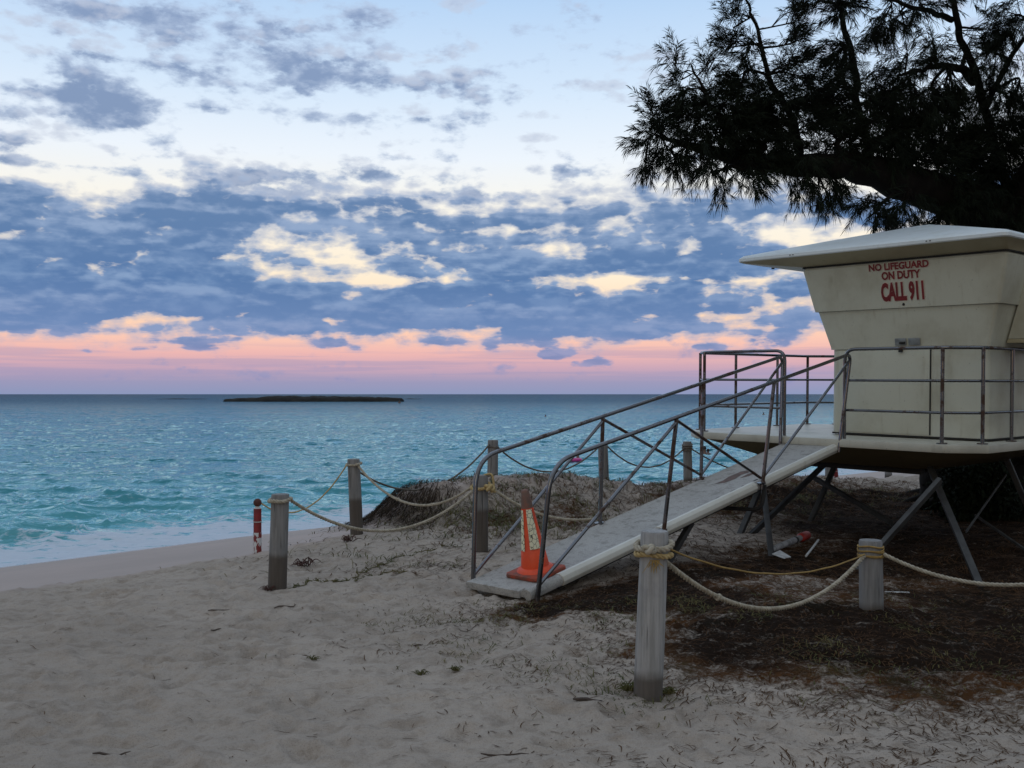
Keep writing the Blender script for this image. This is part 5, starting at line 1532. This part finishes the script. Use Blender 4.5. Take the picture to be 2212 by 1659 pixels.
def strands(name, X, Y, g, lmin, lmax, w, lift, mat, label, cat, curl=0.5, upright=0.0):
    n = len(X); a = g.uniform(0, 6.283, n); ln = g.uniform(lmin, lmax, n); seg = 4
    pts_ = np.zeros((n, seg, 3)); ang = a.copy(); cx, cy = X.copy(), Y.copy(); up = g.uniform(0.2, 1.0, n) * upright
    for i in range(seg):
        pts_[:, i, 0] = cx; pts_[:, i, 1] = cy
        cx = cx + np.cos(ang) * ln / (seg - 1) * (1 - 0.5 * up); cy = cy + np.sin(ang) * ln / (seg - 1) * (1 - 0.5 * up); ang = ang + g.normal(0, curl, n)
    z = ground_h(pts_[:, :, 0], pts_[:, :, 1])
    rise = np.array([0, 1.0, 1.5, 1.2])[None, :] * ln[:, None] * 0.33 * up[:, None]
    pts_[:, :, 2] = z + lift * g.uniform(0.3, 1.4, (n, 1)) + rise
    sd = np.stack([-np.sin(a), np.cos(a)], 1); wd = (w * g.uniform(0.6, 1.4, n))[:, None] * np.array([0.8, 1.0, 0.8, 0.25])[None, :]
    Lf = pts_.copy(); Rt = pts_.copy()
    Lf[:, :, 0] += sd[:, 0:1] * wd; Lf[:, :, 1] += sd[:, 1:2] * wd
    Rt[:, :, 0] -= sd[:, 0:1] * wd; Rt[:, :, 1] -= sd[:, 1:2] * wd
    V = np.stack([Lf, Rt], 2).reshape(-1, 3)
    base = (np.arange(n) * seg * 2)[:, None]
    Fc = np.concatenate([np.stack([base[:, 0] + 2 * i, base[:, 0] + 2 * i + 1, base[:, 0] + 2 * i + 3, base[:, 0] + 2 * i + 2], 1) for i in range(seg - 1)])
    o = mesh_obj(name, fast_mesh(name, V, Fc, 4), M[mat]); tag(o, label, cat, kind='stuff')
    return o


def dens_litter(x, y):
    return np.clip(litter_shade_map(x, y) * 1.15 - 0.030 + 0.34 * sst(x, -0.8, 1.8) * (1 - sst(y, 9, 12)), 0, 1) * (0.45 + 0.9 * vnoise(x * 2.3, y * 2.3, 91)) + 0.10 * np.exp(-((x * NDIR[0] + y * NDIR[1] - 9.75 + 0.2 * np.sin(x * 2.1)) / 0.16) ** 2) * (vnoise(x * 3, y * 3, 96) > 0.5)


X, Y, g = scatter(90000, dens_litter, (-4, 7), (3.9, 9.5), 21)
strands('needle_litter', X, Y, g, 0.012, 0.085, 0.0023, 0.006, 'litter', 'dry brown needles and twigs strewn over the sand', 'needle litter', 0.22)
X, Y, g = scatter(80000, dens_litter, (-3, 11), (9.0, 19), 22)
strands('needle_litter', X, Y, g, 0.06, 0.22, 0.0035, 0.010, 'litter', 'dry twigs strewn over the dune and under the tower', 'needle litter', 0.25)


def dens_grass(x, y):
    def gg(cx, cy, rx, ry, a): return a * np.exp(-(((x - cx) / rx) ** 2 + ((y - cy) / ry) ** 2))
    D = gg(0.55, 7.25, 1.1, 0.40, 1.3) + gg(0.6, 5.45, 0.35, 0.3, 0.9) + gg(0.95, 6.0, 1.0, 0.7, 0.30) + gg(1.5, 6.3, 1.3, 0.8, 0.35) + gg(0.2, 6.5, 1.2, 0.7, 0.20) + gg(3.5, 6.4, 2.5, 1.0, 0.25) + gg(-1.0, 9.6, 1.4, 0.35, 0.25) + 0.55 * dune_mask(x, y) + gg(-0.5, 11.2, 1.4, 1.2, 0.35)
    return np.clip(D, 0, 1) * sst(vnoise(x * 3.1, y * 3.1, 95), 0.42, 0.75)


X, Y, g = scatter(70000, dens_grass, (-3, 7), (4.3, 9.0), 31)
strands('beach_grass', X, Y, g, 0.03, 0.09, 0.0022, 0.004, 'grass', 'sparse short grass growing in the sand by the ramp and the near post', 'grass', 0.35, 0.8)
X, Y, g = scatter(80000, dens_grass, (-4, 8), (9.0, 17), 32)
strands('dune_grass', X, Y, g, 0.06, 0.20, 0.0038, 0.006, 'grass', 'creeping grass matting the top of the dune', 'grass', 0.35, 0.8)
# matted roots hanging over the dune's cut edge
def dens_edge(x, y):
    s = x * SDIR[0] + y * SDIR[1]; d = x * NDIR[0] + y * NDIR[1]
    return np.exp(-((s - 7.45 - 0.12 * (d - 10.6)) / 0.28) ** 2) * sst(d, 9.2, 10.2) * (1 - sst(d, 11.6, 12.2)) + np.exp(-((d - 11.5) / 0.35) ** 2) * sst(s, 7.2, 7.8) * (1 - sst(s, 11, 12.5)) * 0.8


M['root'] = mat_basic('dark_roots', (0.022, 0.015, 0.010), (0.040, 0.027, 0.017), 6.0, 0.95, spec=0.1)
X, Y, g = scatter(60000, dens_edge, (-3.5, 3), (11, 17), 33)
strands('dune_roots', X, Y, g, 0.08, 0.28, 0.0045, 0.03, 'root', 'dark matted roots and dead grass along the cut edge of the dune', 'roots', 0.5, 0.5)


# single bits on the open sand
def twig(px, py, ln, ang, r, label, mat='driftwood', curv=0.2):
    Y = CAMH * F / (py - HZ)
    p = pt(px, py, Y); b = MB(); pth = []
    for i in range(7):
        t = i / 6 - 0.5; a = ang + curv * t * 2
        x = p.x + math.cos(a) * ln * t; y = p.y + math.sin(a) * ln * t
        pth.append(Vector((x, y, ground_z(x, y) + r * 0.7 + 0.004)))
    b.tube(pth, [r * 0.6, r, r, r * 0.95, r * 0.85, r * 0.6, r * 0.3], 6)
    tag(obj('twig', b, M[mat], None, 60), label, 'twig', 'twigs on the open sand')


twig(113, 752, 0.17, 0.7, 0.0055, 'dark twig at the bottom left of the open sand')
twig(300, 650, 0.09, 0.1, 0.004, 'short pale twig on open sand below the grey post with the rope loop', 'litter')
twig(219, 607, 0.16, 0.4, 0.005, 'curved twig in the sand below left of the grey post')
twig(287, 602, 0.22, 0.9, 0.006, 'twig leaning in the sand at the foot of the grey post with the rope loop')
twig(505, 755, 0.22, 0.02, 0.0045, 'long straight twig at the bottom middle of the sand')
twig(587, 702, 0.16, -0.35, 0.009, 'stout dark twig on the sand left of the near post foot')
twig(218, 627, 0.10, 0.2, 0.005, 'small forked dark twig on the open sand')
twig(420, 642, 0.12, 1.1, 0.005, 'dark twig beside a tuft of grass on the open sand')


def weed(px, py, Y, n, sz, label, mat):
    p = pt(px, py, Y); gz = ground_z(p.x, p.y); b = MB(); g = random.Random(int(px))
    for k in range(n):
        a = g.uniform(0, 6.28); d = Vector((math.cos(a), math.sin(a), 0)) * sz * g.uniform(.4, 1); s0 = Vector((g.uniform(-.4, .4) * sz, g.uniform(-.3, .3) * sz, 0.005))
        rr = min(1.0, sz / 0.14); b.tube(spline([s0, s0 + d * 0.5 + Vector((0, 0, sz * g.uniform(.1, .5))), s0 + d + Vector((0, 0, sz * g.uniform(0, .25)))], 4), [q * rr for q in (.004, .005, .005, .005, .0045, .004, .003, .0025, .001)], 4)
    o = obj('dry_weed', b, M[mat], None, 60); o.location = (p.x, p.y, gz); tag(o, label, 'dry weed')


weed(303, 561, 9.6, 26, 0.15, 'reddish brown tangle of dried weed lying right of the grey post', 'weed')
weed(268, 586, 8.3, 18, 0.09, 'small brown tangle of weed against the left post foot', 'weed')
weed(348, 541, 11.2, 18, 0.14, 'brown weed tangle in front of the dark brown post', 'weed')
weed(645, 503, 13.0, 26, 0.22, 'dead brown plant on pale sand beyond the ramp', 'weed')
weed(315, 658, 6.1, 22, 0.05, 'small green grass tuft alone on the open sand', 'grass')
weed(420, 672, 5.8, 26, 0.055, 'low olive grass tuft on the sand, left of the near post', 'grass')
weed(455, 668, 5.85, 24, 0.055, 'taller olive grass tuft on the sand, closer to the near post', 'grass')


def vine(pix, label):
    pts_ = []
    for px, py in pix:
        Y = 8.0
        for _ in range(25):
            p = pt(px, py, Y); gz = float(ground_smooth(np.array([p.x]), np.array([p.y]))[0]); Y += ((CAMH - gz) * F / (py - HZ) - Y) * 0.5
        pts_.append(pt(px, py, Y))
    g = random.Random(len(label)); path = spline(pts_, 14)
    path = [Vector((p.x + 0.03 * math.sin(i * 0.9), p.y + 0.05 * math.sin(i * 0.53), ground_z(p.x + 0.03 * math.sin(i * 0.9), p.y + 0.05 * math.sin(i * 0.53)) + 0.007)) for i, p in enumerate(path)]
    b = MB(); b.tube(path, 0.0045, 5)
    for i in range(1, len(path) - 1, 2):
        for _ in range(2):
            a = g.uniform(0, 6.28); d = Vector((math.cos(a), math.sin(a), 0)) * g.uniform(0.02, 0.06)
            b.tube([path[i], path[i] + d * 0.5 + Vector((0, 0, g.uniform(0.005, 0.025))), path[i] + d + Vector((0, 0, g.uniform(0, 0.02)))], [0.0025, 0.003, 0.001], 4)
    tag(obj('creeping_vine', b, M['grass'], None, 60), label, 'vine', 'runners of grass creeping over the sand')


vine([(288, 590), (312, 583), (330, 582), (352, 580), (375, 574), (408, 571)], 'thin grass runner creeping right from the foot of the grey post with the rope loop')
vine([(352, 577), (372, 568), (398, 558), (425, 553), (462, 547)], 'long olive grass runner creeping over the sand towards the knotted post')

weed(632, 692, 5.40, 70, 0.085, 'dark green grass tuft at the left of the near post foot', 'grass')
weed(667, 694, 5.36, 50, 0.070, 'small green grass tuft at the right of the near post foot', 'grass')
